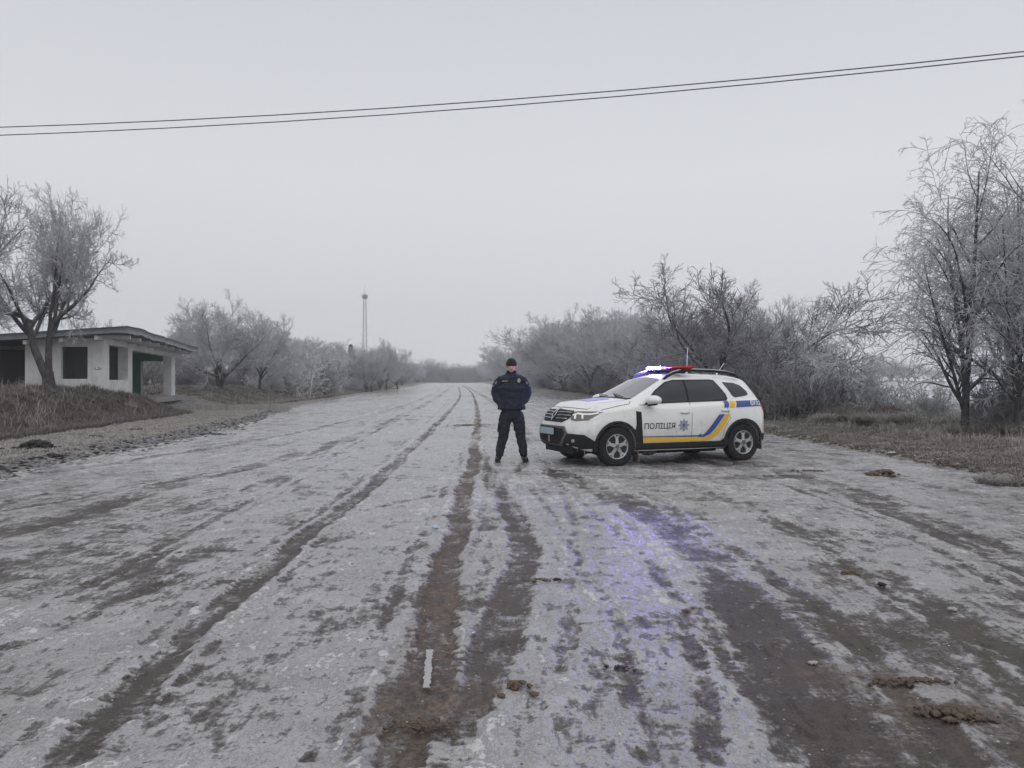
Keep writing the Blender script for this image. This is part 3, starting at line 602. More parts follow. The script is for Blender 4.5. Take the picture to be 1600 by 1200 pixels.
blades('frosted_stalks', X, Y, .42, .006, M['gr_pale'], 'sparse pale frosted stalks standing on the dark left bank', 12, .5)
X, Y = scatter(26000, 10.5, 40, lambda Y: UR(Y) + .1, lambda Y: UR(Y) + 7.5); X, Y = clump(X, Y, .7, .05, 18, 1)
blades('dark_leaf_litter', X, Y, .05, .018, M['gr_dark'], 'dark flattened leaf litter among the right verge grass', 14, 2.5, 'leaf litter')
tuft(1565, 742, .45, .26, 700, 'gr_brown', 'bushy brown grass tuft at the road edge near the right frame side', 1)
tuft(1288, 664, .45, .42, 900, 'gr_pale', 'pale upright icy grass tuft right of the car', 2)
tuft(1350, 668, .55, .45, 900, 'gr_pale', 'arching icy grass tuft in the middle of the right verge', 3)
tuft(1405, 672, .6, .5, 1000, 'gr_pale', 'arching icy grass tuft left of the tall icy tree', 4)
tuft(1505, 688, .5, .36, 420, 'gr_red', 'brown weed tuft round the foot of the tall icy tree', 5)
tuft(1590, 690, .6, .36, 420, 'gr_red', 'brown weed tuft at the right edge under the drooping tree', 6)
tuft(213, 670, .25, .12, 300, 'gr_brown', 'small brown grass tuft on the pale left strip', 7)
tuft(205, 652, .22, .35, 200, 'gr_pale', 'thin pale stalks on the dark left bank below the shelter', 8)

# ------------------------------------------------------------------ bus shelter
def m_wall(name, col, dirt=.25):
    m = NM(name); n = m.noise(1.2, 6, .65); n2 = m.noise(14, 4, .6)
    st = m.n("ShaderNodeMapping", {'Vector': m.tc.outputs['Object'], 'Scale': (4, 4, .5)}).outputs[0]; n3 = m.noise(1.5, 4, .6, vec=st)
    f = m.math('MULTIPLY', m.mr(m.math('ADD', n, m.math('MULTIPLY', n3, .6)), .75, 1.1), dirt * 2)
    m.set(color=m.mix(f, m.mix(n2, tuple(c * .93 for c in col), col), tuple(c * .45 for c in col)), rough=.85); m.bump(n2, .3, .01); return m.m
M['white_wall'] = m_wall('whitewashed_plaster', (.80, .80, .78), .30); M['green_wall'] = m_wall('green_paint', (.055, .20, .125), .15)
M['slab'] = m_wall('grey_roof_slab', (.20, .21, .235), .3); M['annex'] = m_wall('dark_annex_shade', (.035, .03, .03), .2); M['inner'] = m_wall('shaded_inner_plaster', (.26, .26, .28)); M['concrete'] = m_wall('old_concrete', (.30, .29, .275), .35)
def shelter():
    ox, oy = -15.7, 30.0; FL = .745; th = math.radians(13.2)
    e = empty('bus_shelter', (ox, oy, FL), th); tag(e, 'white concrete roadside bus shelter with sagging grey slab roof and green end wall', 'bus shelter')
    # local: +y along the road (l), -x away from the road (w)
    def wall(name, mat, boxes, bev=.012):
        bm = bmesh.new()
        for (x0, x1, y0, y1, z0, z1) in boxes: box(bm, ((x0 + x1) / 2, (y0 + y1) / 2, (z0 + z1) / 2), (abs(x1 - x0), y1 - y0, z1 - z0))
        return from_bm(name, bm, mat, e)
    B = -1.2; H = 2.42; W = -2.75
    wall('front_wall', M['white_wall'], [(-.6, 0, 0, .25, B, H), (-1.53, -.6, 0, .25, B, .845), (-1.53, -.6, 0, .25, 2.08, H), (W, -1.53, 0, .25, B, H)])
    wall('side_wall', M['white_wall'], [(-.4, -.002, .252, .65, B, H), (-.4, -.002, .65, 3.57, B, .81), (-.4, -.002, .65, 3.57, 2.2, H), (-.4, -.002, 3.57, 4.34, B, H), (-.4, -.002, 4.34, 14.1, 2.135, H)])
    wall('back_wall', M['inner'], [(W, W + .2, .252, 14.1, B, H)])  # inner plaster is grey because the interior shade is put into its colour
    wall('end_wall', M['green_wall'], [(-1.5, -.43, 13.04, 13.24, 1.865, H), (W + .2, -1.5, 13.04, 13.24, B, H)])
    wall('end_post', M['white_wall'], [(-.43, -.002, 13.04, 14.1, B, 2.133)])
    wall('opening_jamb', M['white_wall'], [(-1.56, -1.5, 13.02, 13.30, 0, 1.865)])
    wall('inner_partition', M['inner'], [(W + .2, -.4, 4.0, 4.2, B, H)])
    wall('floor_slab', M['concrete'], [(W + .2, .5, .26, 14.3, -.25, 0)])
    # wooden/concrete beams under the overhang
    for c_, s_ in [((.35, y, 2.46 - .006 * y), (1.1, .12, .14)) for y in np.linspace(.1, 14.0, 9)] + [((x, -.40, 2.48 - .085 * (.9 - x)), (.12, .75, .15)) for x in (-2.5, -1.3, -.1)]:
        bm = bmesh.new(); box(bm, c_, s_); from_bm('roof_beam', bm, M['white_wall'], e)
    # roof slab: a grid with a sagging ragged edge
    nx, ny = 16, 60; xs = np.linspace(-4.3, 1.05, nx); ys = np.linspace(-.9, 15.3, ny); XX, YY = np.meshgrid(xs, ys)
    zt = 2.86 - .14 * sm(-1, 15, YY) - .085 * (1.05 - XX) + .05 * fbm(YY * .45, YY * 0 + 3, 3, 13) + .015 * fbm(XX * 2, YY * 2, 3, 3)
    jag = fbm(YY * 3.1, YY * 0, 3, 8) * .07
    XX = XX + jag * (XX > 1.0); zb = zt - .23 - .07 * fbm(YY * 1.3, XX * 0, 4, 5) * (XX > .9) - .05 * (XX > .9)
    n = nx * ny; V = np.concatenate([np.stack([XX, YY, zt], -1).reshape(-1, 3), np.stack([XX, YY, zb], -1).reshape(-1, 3)])
    Q = [*grid_quads(ny, nx), *(grid_quads(ny, nx) + n)[:, ::-1]]
    def rim(idx):
        for a, b in zip(idx[:-1], idx[1:]): Q.append((a, b, b + n, a + n))
    rim([j for j in range(nx)]); rim([(ny - 1) * nx + j for j in range(nx)][::-1]); rim([i * nx for i in range(ny)][::-1]); rim([i * nx + nx - 1 for i in range(ny)])
    link('roof', mesh_np('roof', V, np.array(Q)), M['slab'], e)
    wall('annex', M['annex'], [(-5.6, W - .004, 1.2, 7.5, B, 1.98)])  # solid box, coloured near-black for the dark shaded space beside the wall
    wall('annex_roof', M['slab'], [(-5.9, W - .004, .9, 7.8, 1.984, 2.13)])
    bm = bmesh.new()  # small grey scrawl on the front wall
    for k, pts in enumerate([[(-.36, 1.28), (-.33, 1.2), (-.27, 1.2)], [(-.24, 1.27), (-.2, 1.3), (-.19, 1.2), (-.25, 1.21)], [(-.15, 1.2), (-.12, 1.28)]]):
        for a, b in zip(pts[:-1], pts[1:]): tube(bm, [(a[0], -.004, a[1]), (b[0], -.004, b[1])], .012, 4)
    from_bm('scrawl', bm, M['scrawl'], e)
M['scrawl'] = simple('grey_scrawl', (.16, .16, .17), .9)
shelter()
# low concrete kerb beside the shelter
def kerb():
    P = [gxy(306, 631, .42), gxy(452, 630, .42)]
    a = Vector((*P[0], .0)); b = Vector((*P[1], 0)); d = (b - a); e = empty('concrete_kerb', (a.x, a.y, .18), math.atan2(d.y, d.x)); n = int(d.length / 1.5) + 1; s = d.length / n
    tag(e, 'low weathered concrete kerb slabs right of the shelter at the mouth of the bus bay', 'kerb')
    rg = random.Random(2)
    for i in range(n):
        bm = bmesh.new(); box(bm, (i * s + s / 2, 0, .0 + rg.uniform(-.02, .02)), (s - .03, .22, .42), Matrix.Rotation(rg.uniform(-.012, .012), 3, 'Y'), .02); from_bm('kerb_slab', bm, M['concrete'], e)
kerb()

# ------------------------------------------------------------------ lattice mast, far pole, wires
M['steel'] = simple('galvanised_steel', (.13, .135, .16), .5, .3, .2); M['far_wood'] = simple('pole_wood', (.10, .09, .085), .9); M['cable'] = simple('cable_rubber', (.085, .075, .11), .6)
def mast():
    Y = 300; x = px(570, Y); z0 = T(x, Y); H = EYE + (HZ - 466) * Y / F - z0
    e = empty('lattice_mast', (x, Y, z0)); tag(e, 'tall slim steel lattice mast with a top platform and spike rising over the left trees', 'mast')
    hw = lambda z: .95 + (.42 - .95) * z / H
    bm = bmesh.new()
    for sx in (-1, 1):
        for sy in (-1, 1): tube(bm, [(sx * hw(0), sy * hw(0), 0), (sx * hw(H), sy * hw(H), H)], .06, 5)
    from_bm('mast_legs', bm, M['steel'], e)
    bm = bmesh.new(); n = 16
    for i in range(n + 1):
        z = H * i / n; a = hw(z); z2 = H * min(i + 1, n) / n; b = hw(z2)
        c = [(-a, -a), (a, -a), (a, a), (-a, a)]; c2 = [(-b, -b), (b, -b), (b, b), (-b, b)]
        for k in range(4):
            tube(bm, [(*c[k], z), (*c[(k + 1) % 4], z)], .035, 4)
            if i < n: tube(bm, [(*c[k], z), (*c2[(k + 1) % 4], z2)], .028, 4)
    from_bm('bracing', bm, M['steel'], e)
    bm = bmesh.new(); r = 1.05
    bmesh.ops.create_cone(bm, cap_ends=True, segments=12, radius1=.9, radius2=r, depth=.25, matrix=Matrix.Translation((0, 0, H)))
    for zz in (H + .7, H + 1.3):
        pts = [(r * math.cos(a), r * math.sin(a), zz) for a in np.linspace(0, 2 * math.pi, 13)]; tube(bm, pts, .07, 4, False)
    for a in np.linspace(0, 2 * math.pi, 13)[:-1]: tube(bm, [(r * math.cos(a), r * math.sin(a), H), (r * math.cos(a), r * math.sin(a), H + 1.3)], .06, 4)
    box(bm, (0, 0, H + .7), (.9, .9, 1.0)); from_bm('platform', bm, M['steel'], e)
    bm = bmesh.new(); tube(bm, [(0, 0, H + 1.2), (0, 0, H + 2.6), (0, 0, H + 5)], [.12, .07, .02], 5); from_bm('spike', bm, M['steel'], e)
mast()
def pole(ip, Y, top, label):
    x = px(ip, Y); z0 = T(x, Y); h = EYE + (HZ - top) * Y / F - z0; e = empty('utility_pole', (x, Y, z0)); tag(e, label, 'utility pole')
    bm = bmesh.new(); tube(bm, [(0, 0, 0), (0, 0, h)], [.2, .13], 7); from_bm('pole', bm, M['far_wood'], e)
    bm = bmesh.new(); box(bm, (0, 0, h - .8), (1.9, .15, .18)); from_bm('crossarm', bm, M['far_wood'], e)
pole(685, 330, 566, 'thin far utility pole standing over the hazy wood at the end of the road')
def wire(pts, label):
    # constant height plane, then extended past both sides
    W = []
    for a, b in pts:
        Y = (ZW - EYE) * F / (HZ - b); W.append((px(a, Y), Y, ZW))
    W = np.array(W); A, B = W[0], W[-1]; d = B - A; s = (W - A) @ d / (d @ d); sag = np.interp(.5, s, W[:, 2])
    ts = np.linspace(-3.0, 4.0, 60); P = A[None] + d[None] * ts[:, None]; yy = np.polyval(np.polyfit(s, W[:, 1] - (A[1] + d[1] * s), 2), np.clip(ts, -.3, 1.3)); P[:, 1] += yy
    bm = bmesh.new(); tube(bm, [tuple(p) for p in P], .0105, 6); tag(from_bm('overhead_cable', bm, M['cable']), label, 'cable')
ZW = 7.0
wire([(0, 199), (400, 181.5), (800, 156.5), (1200, 120.5), (1600, 81)], 'upper of the two overhead cables crossing the whole sky')
wire([(0, 211.5), (400, 192.5), (800, 166), (1200, 129), (1600, 88)], 'lower of the two overhead cables crossing the whole sky')

# ------------------------------------------------------------------ police car (local: +x rearwards from the front axle, y<0 the side facing the camera)
M['paint'] = (lambda m: (m.set(spec=.4, color=m.mix(m.math('MULTIPLY', m.mr(m.math('ADD', m.noise(5, 6, .7), m.mr(m.n("ShaderNodeSeparateXYZ", {0: m.tc.outputs['Object']}).outputs['Z'], .25, .85, .55, 0)), .55, 1.05), .75), (.74, .75, .735), (.40, .37, .33)), rough=.28, coat=.6), m.m)[1])(NM('white_car_paint'))
M['plast'] = simple('black_cladding', (.006, .006, .008), .75, 0, .4, 9, bump=.1); M['glass_dark'] = simple('tinted_glass', (.012, .013, .018), .07, 0, .05, 1, .4)
M['wscreen'] = simple('windscreen_glass', (.05, .055, .06), .05, 0, .05, 1, 1.0)
M['tyre'] = simple('tyre_rubber', (.007, .007, .008), .85, 0, .5, 14, bump=.3); M['rim'] = simple('silver_rim', (.42, .42, .43), .38, .6, .2, 12)
M['black'] = simple('dark_void', (.008, .008, .009), .7); M['chrome'] = simple('chrome', (.55, .55, .57), .2, .9, .05)
M['blue'] = simple('blue_livery', (.035, .075, .26), .35, 0, .05); M['yellow'] = simple('yellow_livery', (.72, .42, .03), .35, 0, .08); M['navy'] = simple('dark_letter_film', (.03, .03, .06), .4)
M['star'] = simple('silver_blue_star', (.26, .27, .34), .35, 0, .2, 30); M['white'] = simple('white_film', (.72, .74, .78), .4, 0, .03); M['hoodmark'] = simple('faded_blue_film', (.33, .34, .48), .4, 0, .15, 20)
M['red_lens'] = m_emit('red_lens', (.9, .05, .05), .03, (.42, .02, .025)); M['blue_dim'] = m_emit('blue_lens', (.30, .28, 1), 2.2, (.1, .1, .6)); M['blue_led'] = m_emit('blue_led', (.22, .17, 1.0), 1000)
M['tail'] = simple('tail_lamp_red', (.35, .015, .02), .2, 0, .1, 5, .5); M['lamp_dark'] = simple('headlamp_housing', (.13, .125, .12), .12, .2, .3, 20, .6); M['drl'] = m_emit('daytime_lamp', (1, .93, .80), .32, (.5, .5, .48))
M['plate'] = simple('number_plate', (.42, .52, .56), .4, 0, .05); M['ice'] = simple('dirty_icicle', (.36, .33, .32), .2, 0, .2); M['mudice'] = simple('mud_caked_ice', (.13, .105, .09), .6, 0, .5, 30, bump=.6)
CAR = empty('police_car', (1.48479, 14.2262, 0.0), .38726)
tag(CAR, 'white police crossover car with blue and yellow stripes parked across the icy road', 'police car')
def body_profile():
    #  x      zb   wb   w45  w70  zbelt wbelt zedge wedge zc
    D = np.array([
     (-.85, .30, .74, .84, .86, .84, .84, .925, .76, .95),
     (-.70, .27, .78, .86, .88, .86, .855, .985, .76, 1.02),
     (-.45, .26, .82, .87, .89, .91, .86, 1.055, .76, 1.10),
     (.0,   .25, .84, .875, .895, .96, .87, 1.10, .755, 1.145),
     (.30,  .25, .84, .875, .895, 1.00, .87, 1.13, .75, 1.175),
     (.40,  .25, .84, .87, .89, 1.02, .865, 1.145, .735, 1.195),
     (.76,  .25, .84, .865, .885, 1.035, .86, 1.325, .665, 1.38),
     (1.10, .25, .84, .865, .885, 1.05, .86, 1.50, .60, 1.55),
     (1.35, .25, .84, .865, .885, 1.06, .86, 1.535, .585, 1.60),
     (1.75, .25, .84, .865, .885, 1.075, .86, 1.555, .58, 1.625),
     (2.30, .26, .84, .87, .89, 1.10, .865, 1.55, .575, 1.62),
     (2.70, .28, .84, .88, .895, 1.13, .86, 1.525, .565, 1.60),
     (2.92, .30, .84, .875, .89, 1.14, .84, 1.495, .55, 1.565),
     (3.05, .31, .83, .87, .88, 1.12, .82, 1.345, .60, 1.40),
     (3.20, .32, .82, .865, .875, 1.08, .81, 1.16, .68, 1.19),
     (3.30, .33, .81, .86, .87, .97, .82, 1.03, .74, 1.05),
     (3.38, .34, .78, .84, .85, .86, .82, .92, .76, .93)])
    xs = np.concatenate([np.arange(-.85, 3.38, .035), [3.38]]); C = [np.interp(xs, D[:, 0], D[:, i]) for i in range(10)]
    for i in range(1, 10):
        c = C[i].copy()
        for _ in range(2): c[1:-1] = (C[i][:-2] + 2 * C[i][1:-1] + C[i][2:]) / 4; C[i] = c.copy()
    return xs, C
def body_mesh():
    xs, C = body_profile(); rows = []
    def cr(P, n=5):
        P = np.vstack([2 * P[0] - P[1], P, 2 * P[-1] - P[-2]]); o = []
        for i in range(1, len(P) - 2):
            for t in np.arange(n) / n:
                a, b, c, d = P[i - 1], P[i], P[i + 1], P[i + 2]; o.append(.5 * (2 * b + (c - a) * t + (2 * a - 5 * b + 4 * c - d) * t * t + (3 * b - a - 3 * c + d) * t ** 3))
        o.append(P[-2]); return np.array(o)
    for k, x in enumerate(xs):
        _, zb, wb, w45, w70, zb_, wbl, ze, we, zc = [c[k] for c in C]
        gh = max(0, min(1, (ze - zb_ - .14) / .25))      # how much of a glasshouse there is
        sh = wbl - .055 * gh
        P = np.array([(wb, zb), (w45, .45), (w70, max(.70, .45 + (zb_ - .45) * .5)), (wbl + .012, zb_ - .07), (sh, zb_ + .005), (sh + (we - sh) * .5 + .02 * gh, zb_ + (ze - zb_) * .52), (we + .015, ze - .025 - .01 * gh), (we - .05, ze + .012), (we * .5, ze + (zc - ze) * .80), (0, zc)])
        c = cr(P); rows.append(c)
    rows = np.array(rows); nr, ns, _ = rows.shape
    G = np.zeros((nr, ns, 3)); G[:, :, 0] = xs[:, None]; G[:, :, 1:] = rows
    # full ring: near side reversed + far side; bottom closed
    full = np.concatenate([G * [1, -1, 1], G[:, ::-1][:, 1:]], 1)     # from near bottom up over to far bottom
    m = full.shape[1]; V = list(full.reshape(-1, 3)); Q = [tuple(q) for q in grid_quads(nr, m)]
    for i in range(nr - 1): Q.append((i * m + m - 1, i * m, (i + 1) * m, (i + 1) * m + m - 1))
    def capr(i, x, sgn):
        ring = full[i]; zc = .62; prev = [i * m + k for k in range(m)]
        for s, dx in ((.965, .012), (.90, .024), (.75, .034), (.5, .04), (.25, .042)):
            base = len(V); r = ring.copy(); r[:, 1] *= s; r[:, 2] = zc + (r[:, 2] - zc) * s; r[:, 0] += sgn * dx; V.extend(r)
            cur = [base + k for k in range(m)]
            for k in range(m): Q.append((prev[k], cur[k], cur[(k + 1) % m], prev[(k + 1) % m]) if sgn > 0 else (prev[(k + 1) % m], cur[(k + 1) % m], cur[k], prev[k]))
            prev = cur
        c = len(V); V.append(np.array([x + sgn * .045, 0, zc]))
        for k in range(m): Q.append((prev[k], c, prev[(k + 1) % m]) if sgn > 0 else (prev[(k + 1) % m], c, prev[k]))
    capr(0, xs[0], -1); capr(nr - 1, xs[-1], 1)
    V = np.array(V)
    # rounded nose and tail in plan, nose leaning back with height
    x, y, z = V[:, 0].copy(), V[:, 1], V[:, 2]
    a = np.clip((-.28 - x) / .57, 0, 1) ** 1.1; V[:, 0] += a * (.36 * np.clip(np.abs(y) / .88, 0, 1.1) ** 3.4 + .45 * np.clip(z - .62, 0, 1) + .22 * np.clip(.42 - z, 0, 1))
    b = np.clip((x - 2.95) / .43, 0, 1); V[:, 0] -= b * (.26 * np.clip(np.abs(y) / .86, 0, 1.1) ** 3.6 + .12 * np.clip(.5 - z, 0, 1))
    bm = bmesh.new(); vs = [bm.verts.new(v) for v in V]
    for q in Q:
        try: bm.faces.new([vs[i] for i in q])
        except ValueError: pass
    bmesh.ops.remove_doubles(bm, verts=bm.verts, dist=1e-5); bmesh.ops.recalc_face_normals(bm, faces=bm.faces); return bm
bm = body_mesh(); BVH = BVHTree.FromBMesh(bm)
body = from_bm('body', bm, M['paint'], CAR, True)
RW, ARCH = 2.673, .385
cut = []
for cx in (0, RW):
    for sy in (-1, 1):
        b2 = bmesh.new(); bmesh.ops.create_cone(b2, cap_ends=True, segments=48, radius1=ARCH, radius2=ARCH, depth=.6, matrix=Matrix.Translation((cx, sy * .88, .345)) @ Matrix.Rotation(math.pi / 2, 4, 'X'))
        # extend to below the sill
        b3 = bmesh.new(); box(b3, (cx, sy * .88, .12), (ARCH * 1.9, .58, .45))
        for q in (b2, b3):
            c = from_bm('cutter', q, M['black']); c.parent = CAR; cut.append(c)
            md = body.modifiers.new('b', 'BOOLEAN'); md.operation = 'DIFFERENCE'; md.object = c; md.solver = 'EXACT'
bpy.context.view_layer.update(); dg = bpy.context.evaluated_depsgraph_get()
nm = bpy.data.meshes.new_from_object(body.evaluated_get(dg)); body.modifiers.clear(); body.data = nm
for c in cut: bpy.data.objects.remove(c, do_unlink=True)
nm.materials.clear(); nm.materials.append(M['paint'])
try: nm.set_sharp_from_angle(angle=math.radians(40))
except Exception: pass
def cast(p, mode, eps):
    if mode == 'near': o, d = Vector((p[0], -3, p[1])), Vector((0, 1, 0))
    elif mode == 'far': o, d = Vector((p[0], 3, p[1])), Vector((0, -1, 0))
    elif mode == 'front': o, d = Vector((-3, p[0], p[1])), Vector((1, 0, 0))
    elif mode == 'rear': o, d = Vector((6, p[0], p[1])), Vector((-1, 0, 0))
    elif mode == 'top': o, d = Vector((p[0], p[1], 4)), Vector((0, 0, -1))
    h, n, i, _ = BVH.ray_cast(o, d)
    if h is None: return None
    if n.dot(d) > 0: n = -n
    return h + n * eps
def patch(name, polys, mode, mat, eps=.004, parent=None, step=.045, thick=0):
    """polygons in the projection plane laid on the body skin"""
    bm = bmesh.new()
    for poly in polys:
        bm.faces.new([bm.verts.new((p[0], p[1], 0)) for p in poly])
    xs = [v.co.x for v in bm.verts]; ys = [v.co.y for v in bm.verts]
    for ax, lo, hi in ((0, min(xs), max(xs)), (1, min(ys), max(ys))):
        t = math.ceil(lo / step) * step
        while t < hi:
            co = [0, 0, 0]; no = [0, 0, 0]; co[ax] = t; no[ax] = 1
            bmesh.ops.bisect_plane(bm, geom=bm.verts[:] + bm.edges[:] + bm.faces[:], plane_co=co, plane_no=no, dist=1e-6); t += step
    bmesh.ops.triangulate(bm, faces=bm.faces)
    dead = []
    for v in bm.verts:
        c = cast((v.co.x, v.co.y), mode, eps)
        if c is None: dead.append(v)
        else: v.co = c
    if dead: bmesh.ops.delete(bm, geom=dead, context='VERTS')
    bm.normal_update(); cen = Vector((1.3, 0, .7))
    for f in bm.faces:
        if f.normal.dot(f.calc_center_median() - cen) < 0: f.normal_flip()
    if thick:
        r = bmesh.ops.solidify(bm, geom=bm.faces[:], thickness=thick)
    return from_bm(name, bm, mat, parent or CAR, True)
def band(pts, w0):
    """strip polygon around polyline, widths list"""
    P = [Vector(p) for p in pts]; L_, R_ = [], []
    for i, p in enumerate(P):
        t = (P[min(i + 1, len(P) - 1)] - P[max(i - 1, 0)]).normalized(); n = Vector((-t.y, t.x)); w_ = w0[i] if hasattr(w0, '__len__') else w0
        L_.append(p + n * w_ / 2); R_.append(p - n * w_ / 2)
    return [[L_[i], L_[i + 1], R_[i + 1], R_[i]] for i in range(len(P) - 1)]
# under-body
bm = bmesh.new(); box(bm, (1.3, 0, .31), (4.0, 1.1, .2)); box(bm, (1.33, 0, .42), (1.9, 1.5, .3)); box(bm, (1.32, 0, .2), (2.4, .5, .12)); from_bm('underbody', bm, M['black'], CAR)
for cx in (0, RW):
    bm = bmesh.new(); box(bm, (cx, 0, .55), (.74, 1.12, .5)); from_bm('wheel_well', bm, M['black'], CAR)
# glass
side_win = [(.62, 1.075), (.80, 1.09), (1.49, 1.10), (1.49, 1.475), (1.30, 1.475), (1.14, 1.44), (.90, 1.30)]
rear_win = [(1.535, 1.10), (2.30, 1.135), (2.335, 1.16), (2.33, 1.22), (2.16, 1.475), (2.10, 1.485), (1.535, 1.478)]
qtr = [(2.36, 1.455), (2.62, 1.44), (2.76, 1.39), (2.86, 1.28), (2.87, 1.225), (2.80, 1.20), (2.55, 1.17), (2.50, 1.20)]
for md in ('near', 'far'):
    fr = patch('window_frame', [[(.56, 1.055), (1.0, 1.075), (2.33, 1.11), (2.375, 1.15), (2.36, 1.23), (2.185, 1.495), (2.10, 1.505), (1.30, 1.497), (1.11, 1.455), (.86, 1.305)]], md, M['plast'], .003)
    a = patch('front_window', [side_win], md, M['glass_dark'], .006); b = patch('rear_window', [rear_win], md, M['glass_dark'], .006); c = patch('quarter_window', [qtr], md, M['glass_dark'], .005)
wsp = [(.395, -.66), (.36, -.35), (.35, 0), (.36, .35), (.395, .66), (1.06, .535), (1.085, .3), (1.09, 0), (1.085, -.3), (1.06, -.535)]
patch('windscreen', [wsp], 'top', M['wscreen'], .005)
patch('cowl', [[(.30, -.66), (.27, 0), (.30, .66), (.40, .68), (.35, 0), (.40, -.68)]], 'top', M['plast'], .004)
patch('rear_screen', [[(2.98, -.50), (3.22, -.56), (3.22, .56), (2.98, .50)]], 'top', M['glass_dark'], .005)
# wipers
bm = bmesh.new()
for y0, y1 in ((-.45, .05), (.1, .6)):
    pts = [cast((.36 + .10 * t, y0 + (y1 - y0) * t), 'top', .02) for t in (0, .5, 1)]; tube(bm, pts, .009, 5)
from_bm('wiper', bm, M['plast'], CAR)
# panel gaps
def gap(pts, md='near', w_=.008): return band(pts, w_)
doorF = gap([(.45, 1.05), (.455, .75), (.49, .36)]) + gap([(1.53, 1.09), (1.53, .37)]) + gap([(2.34, 1.12), (2.30, 1.0), (2.33, .86), (2.37, .80), (2.30, .70), (2.24, .6), (2.21, .45), (2.15, .37)]) + gap([(.49, .365), (1.5, .365), (2.16, .365)]) + gap([(.46, 1.05), (.62, 1.06)]) 
fuel = gap([(2.62, 1.0), (2.62, .86), (2.78, .86)])
for md in ('near', 'far'): patch('door_seam', doorF + gap([(-.30, .97), (.0, 1.03), (.28, 1.075), (.33, 1.12)]), md, M['black'], .0025, step=.15)
patch('bonnet_seam', band([(-.60, -.70), (-.3, -.705), (.2, -.70), (.30, -.67)], .008) + band([(-.60, .70), (-.3, .705), (.2, .70), (.30, .67)], .008), 'top', M['black'], .0025, step=.15)
patch('front_seam', band([(-.70, .985), (-.4, 1.0), (0, 1.005), (.4, 1.0), (.70, .985)], .008), 'front', M['black'], .003, step=.12)
# arches, sills, bumper cladding
def arc(cx, r, a0, a1, n=26): return [(cx + r * math.cos(math.radians(a)), .345 + r * math.sin(math.radians(a))) for a in np.linspace(a0, a1, n)]
for md in ('near', 'far'):
    for cx in (0, RW): patch('arch_trim', band(arc(cx, .412, -18, 198), .058), md, M['plast'], .016, thick=.02)
    patch('sill_cladding', [[(.38, .24), (2.36, .25), (2.32, .46), (2.27, .46), (2.17, .385), (.40, .385)]], md, M['plast'], .014, thick=.015)
    patch('vent_plate', [[(.37, .95), (.475, .935), (.485, .70), (.52, .38), (.385, .36), (.345, .60), (.375, .70)]], md, M['plast'], .010, thick=.01)
    patch('rear_cladding', [[(3.02, .28), (3.36, .30), (3.40, .50), (3.12, .50), (3.05, .52)]], md, M['plast'], .010)
    patch('front_cladding', [[(-.36, .27), (-.36, .42), (-.44, .45), (-.52, .50), (-.60, .555), (-.80, .57), (-.80, .27)]], md, M['plast'], .009)
patch('front_bumper', [[(-.70, .25), (.70, .25), (.78, .34), (.82, .42), (.70, .535), (.56, .565), (.44, .66), (-.44, .66), (-.56, .565), (-.70, .535), (-.82, .42), (-.78, .34)]], 'front', M['plast'], .010)
patch('bumper_trim', band([(-.47, .665), (-.54, .58), (-.44, .42), (-.25, .35), (.25, .35), (.44, .42), (.54, .58), (.47, .665), (-.47, .665)], .045), 'front', simple('grey_trim', (.11, .105, .10), .5), .022, thick=.015)
patch('lower_grille', [[(-.42, .52), (.42, .52), (.40, .40), (.22, .37), (-.22, .37), (-.40, .40)]], 'front', M['black'], .014)
# grille, headlights, plate
gp = [(-.50, .955), (-.10, .97), (.10, .97), (.50, .955), (.56, .90), (.50, .82), (.37, .755), (-.37, .755), (-.50, .82), (-.56, .90)]
gr = patch('grille', [gp], 'front', M['black'], .008)
for z, hw in ((.925, .50), (.875, .51), (.82, .45)):
    patch('grille_bar', band([(-hw, z), (-.09, z - .005)], .012) + band([(.09, z - .005), (hw, z)], .012), 'front', M['chrome'], .016, gr, thick=.006)
em = band([(0, .985), (-.062, .88), (0, .775), (.062, .88), (0, .985)], .026); patch('emblem', em, 'front', M['chrome'], .028, gr, thick=.012)
for s in (-1, 1):
    fl = lambda P: [(s * a, b) for a, b in P]
    hl = patch('headlight', [fl([(.535, .945), (.66, .95), (.80, .95), (.862, .94), (.855, .90), (.83, .84), (.79, .80), (.64, .785), (.55, .80), (.515, .865)])], 'front', M['lamp_dark'], .007)
    md = 'near' if s < 0 else 'far'
    patch('lamp_wrap', [[(-.43, .945), (-.56, .945), (-.56, .80), (-.52, .80), (-.48, .84)]], md, M['lamp_dark'], .008, hl)
    patch('running_light', band(fl([(.55, .88), (.63, .91), (.70, .90), (.79, .90), (.845, .922)]), .026) + band(fl([(.70, .90), (.73, .82)]), .022) + band(fl([(.60, .885), (.62, .82)]), .03), 'front', M['drl'], .015, hl)
    patch('fog_lamp', [fl([(.66 + .025 * math.cos(a), .45 + .03 * math.sin(a)) for a in np.linspace(0, 6.1, 14)])], 'front', M['chrome'] if s < 0 else M['lamp_dark'], .016)
    patch('tail_light', [[(3.13, 1.12), (3.20, 1.13), (3.36, 1.12), (3.40, .90), (3.30, .88), (3.24, .93), (3.20, 1.02)]], md, M['tail'], .016, thick=.02)
bm = bmesh.new(); box(bm, (-.928, .02, .595), (.012, .56, .115), bev=.003); from_bm('number_plate', bm, M['plate'], CAR)
bm = bmesh.new(); box(bm, (-.915, .02, .595), (.014, .60, .15), bev=.004); from_bm('plate_holder', bm, M['plast'], CAR)
bm = bmesh.new(); box(bm, (-.900, -.02, .46), (.01, .06, .12)); from_bm('sensor_panel', bm, simple('grey_sensor', (.25, .25, .25), .4), CAR)
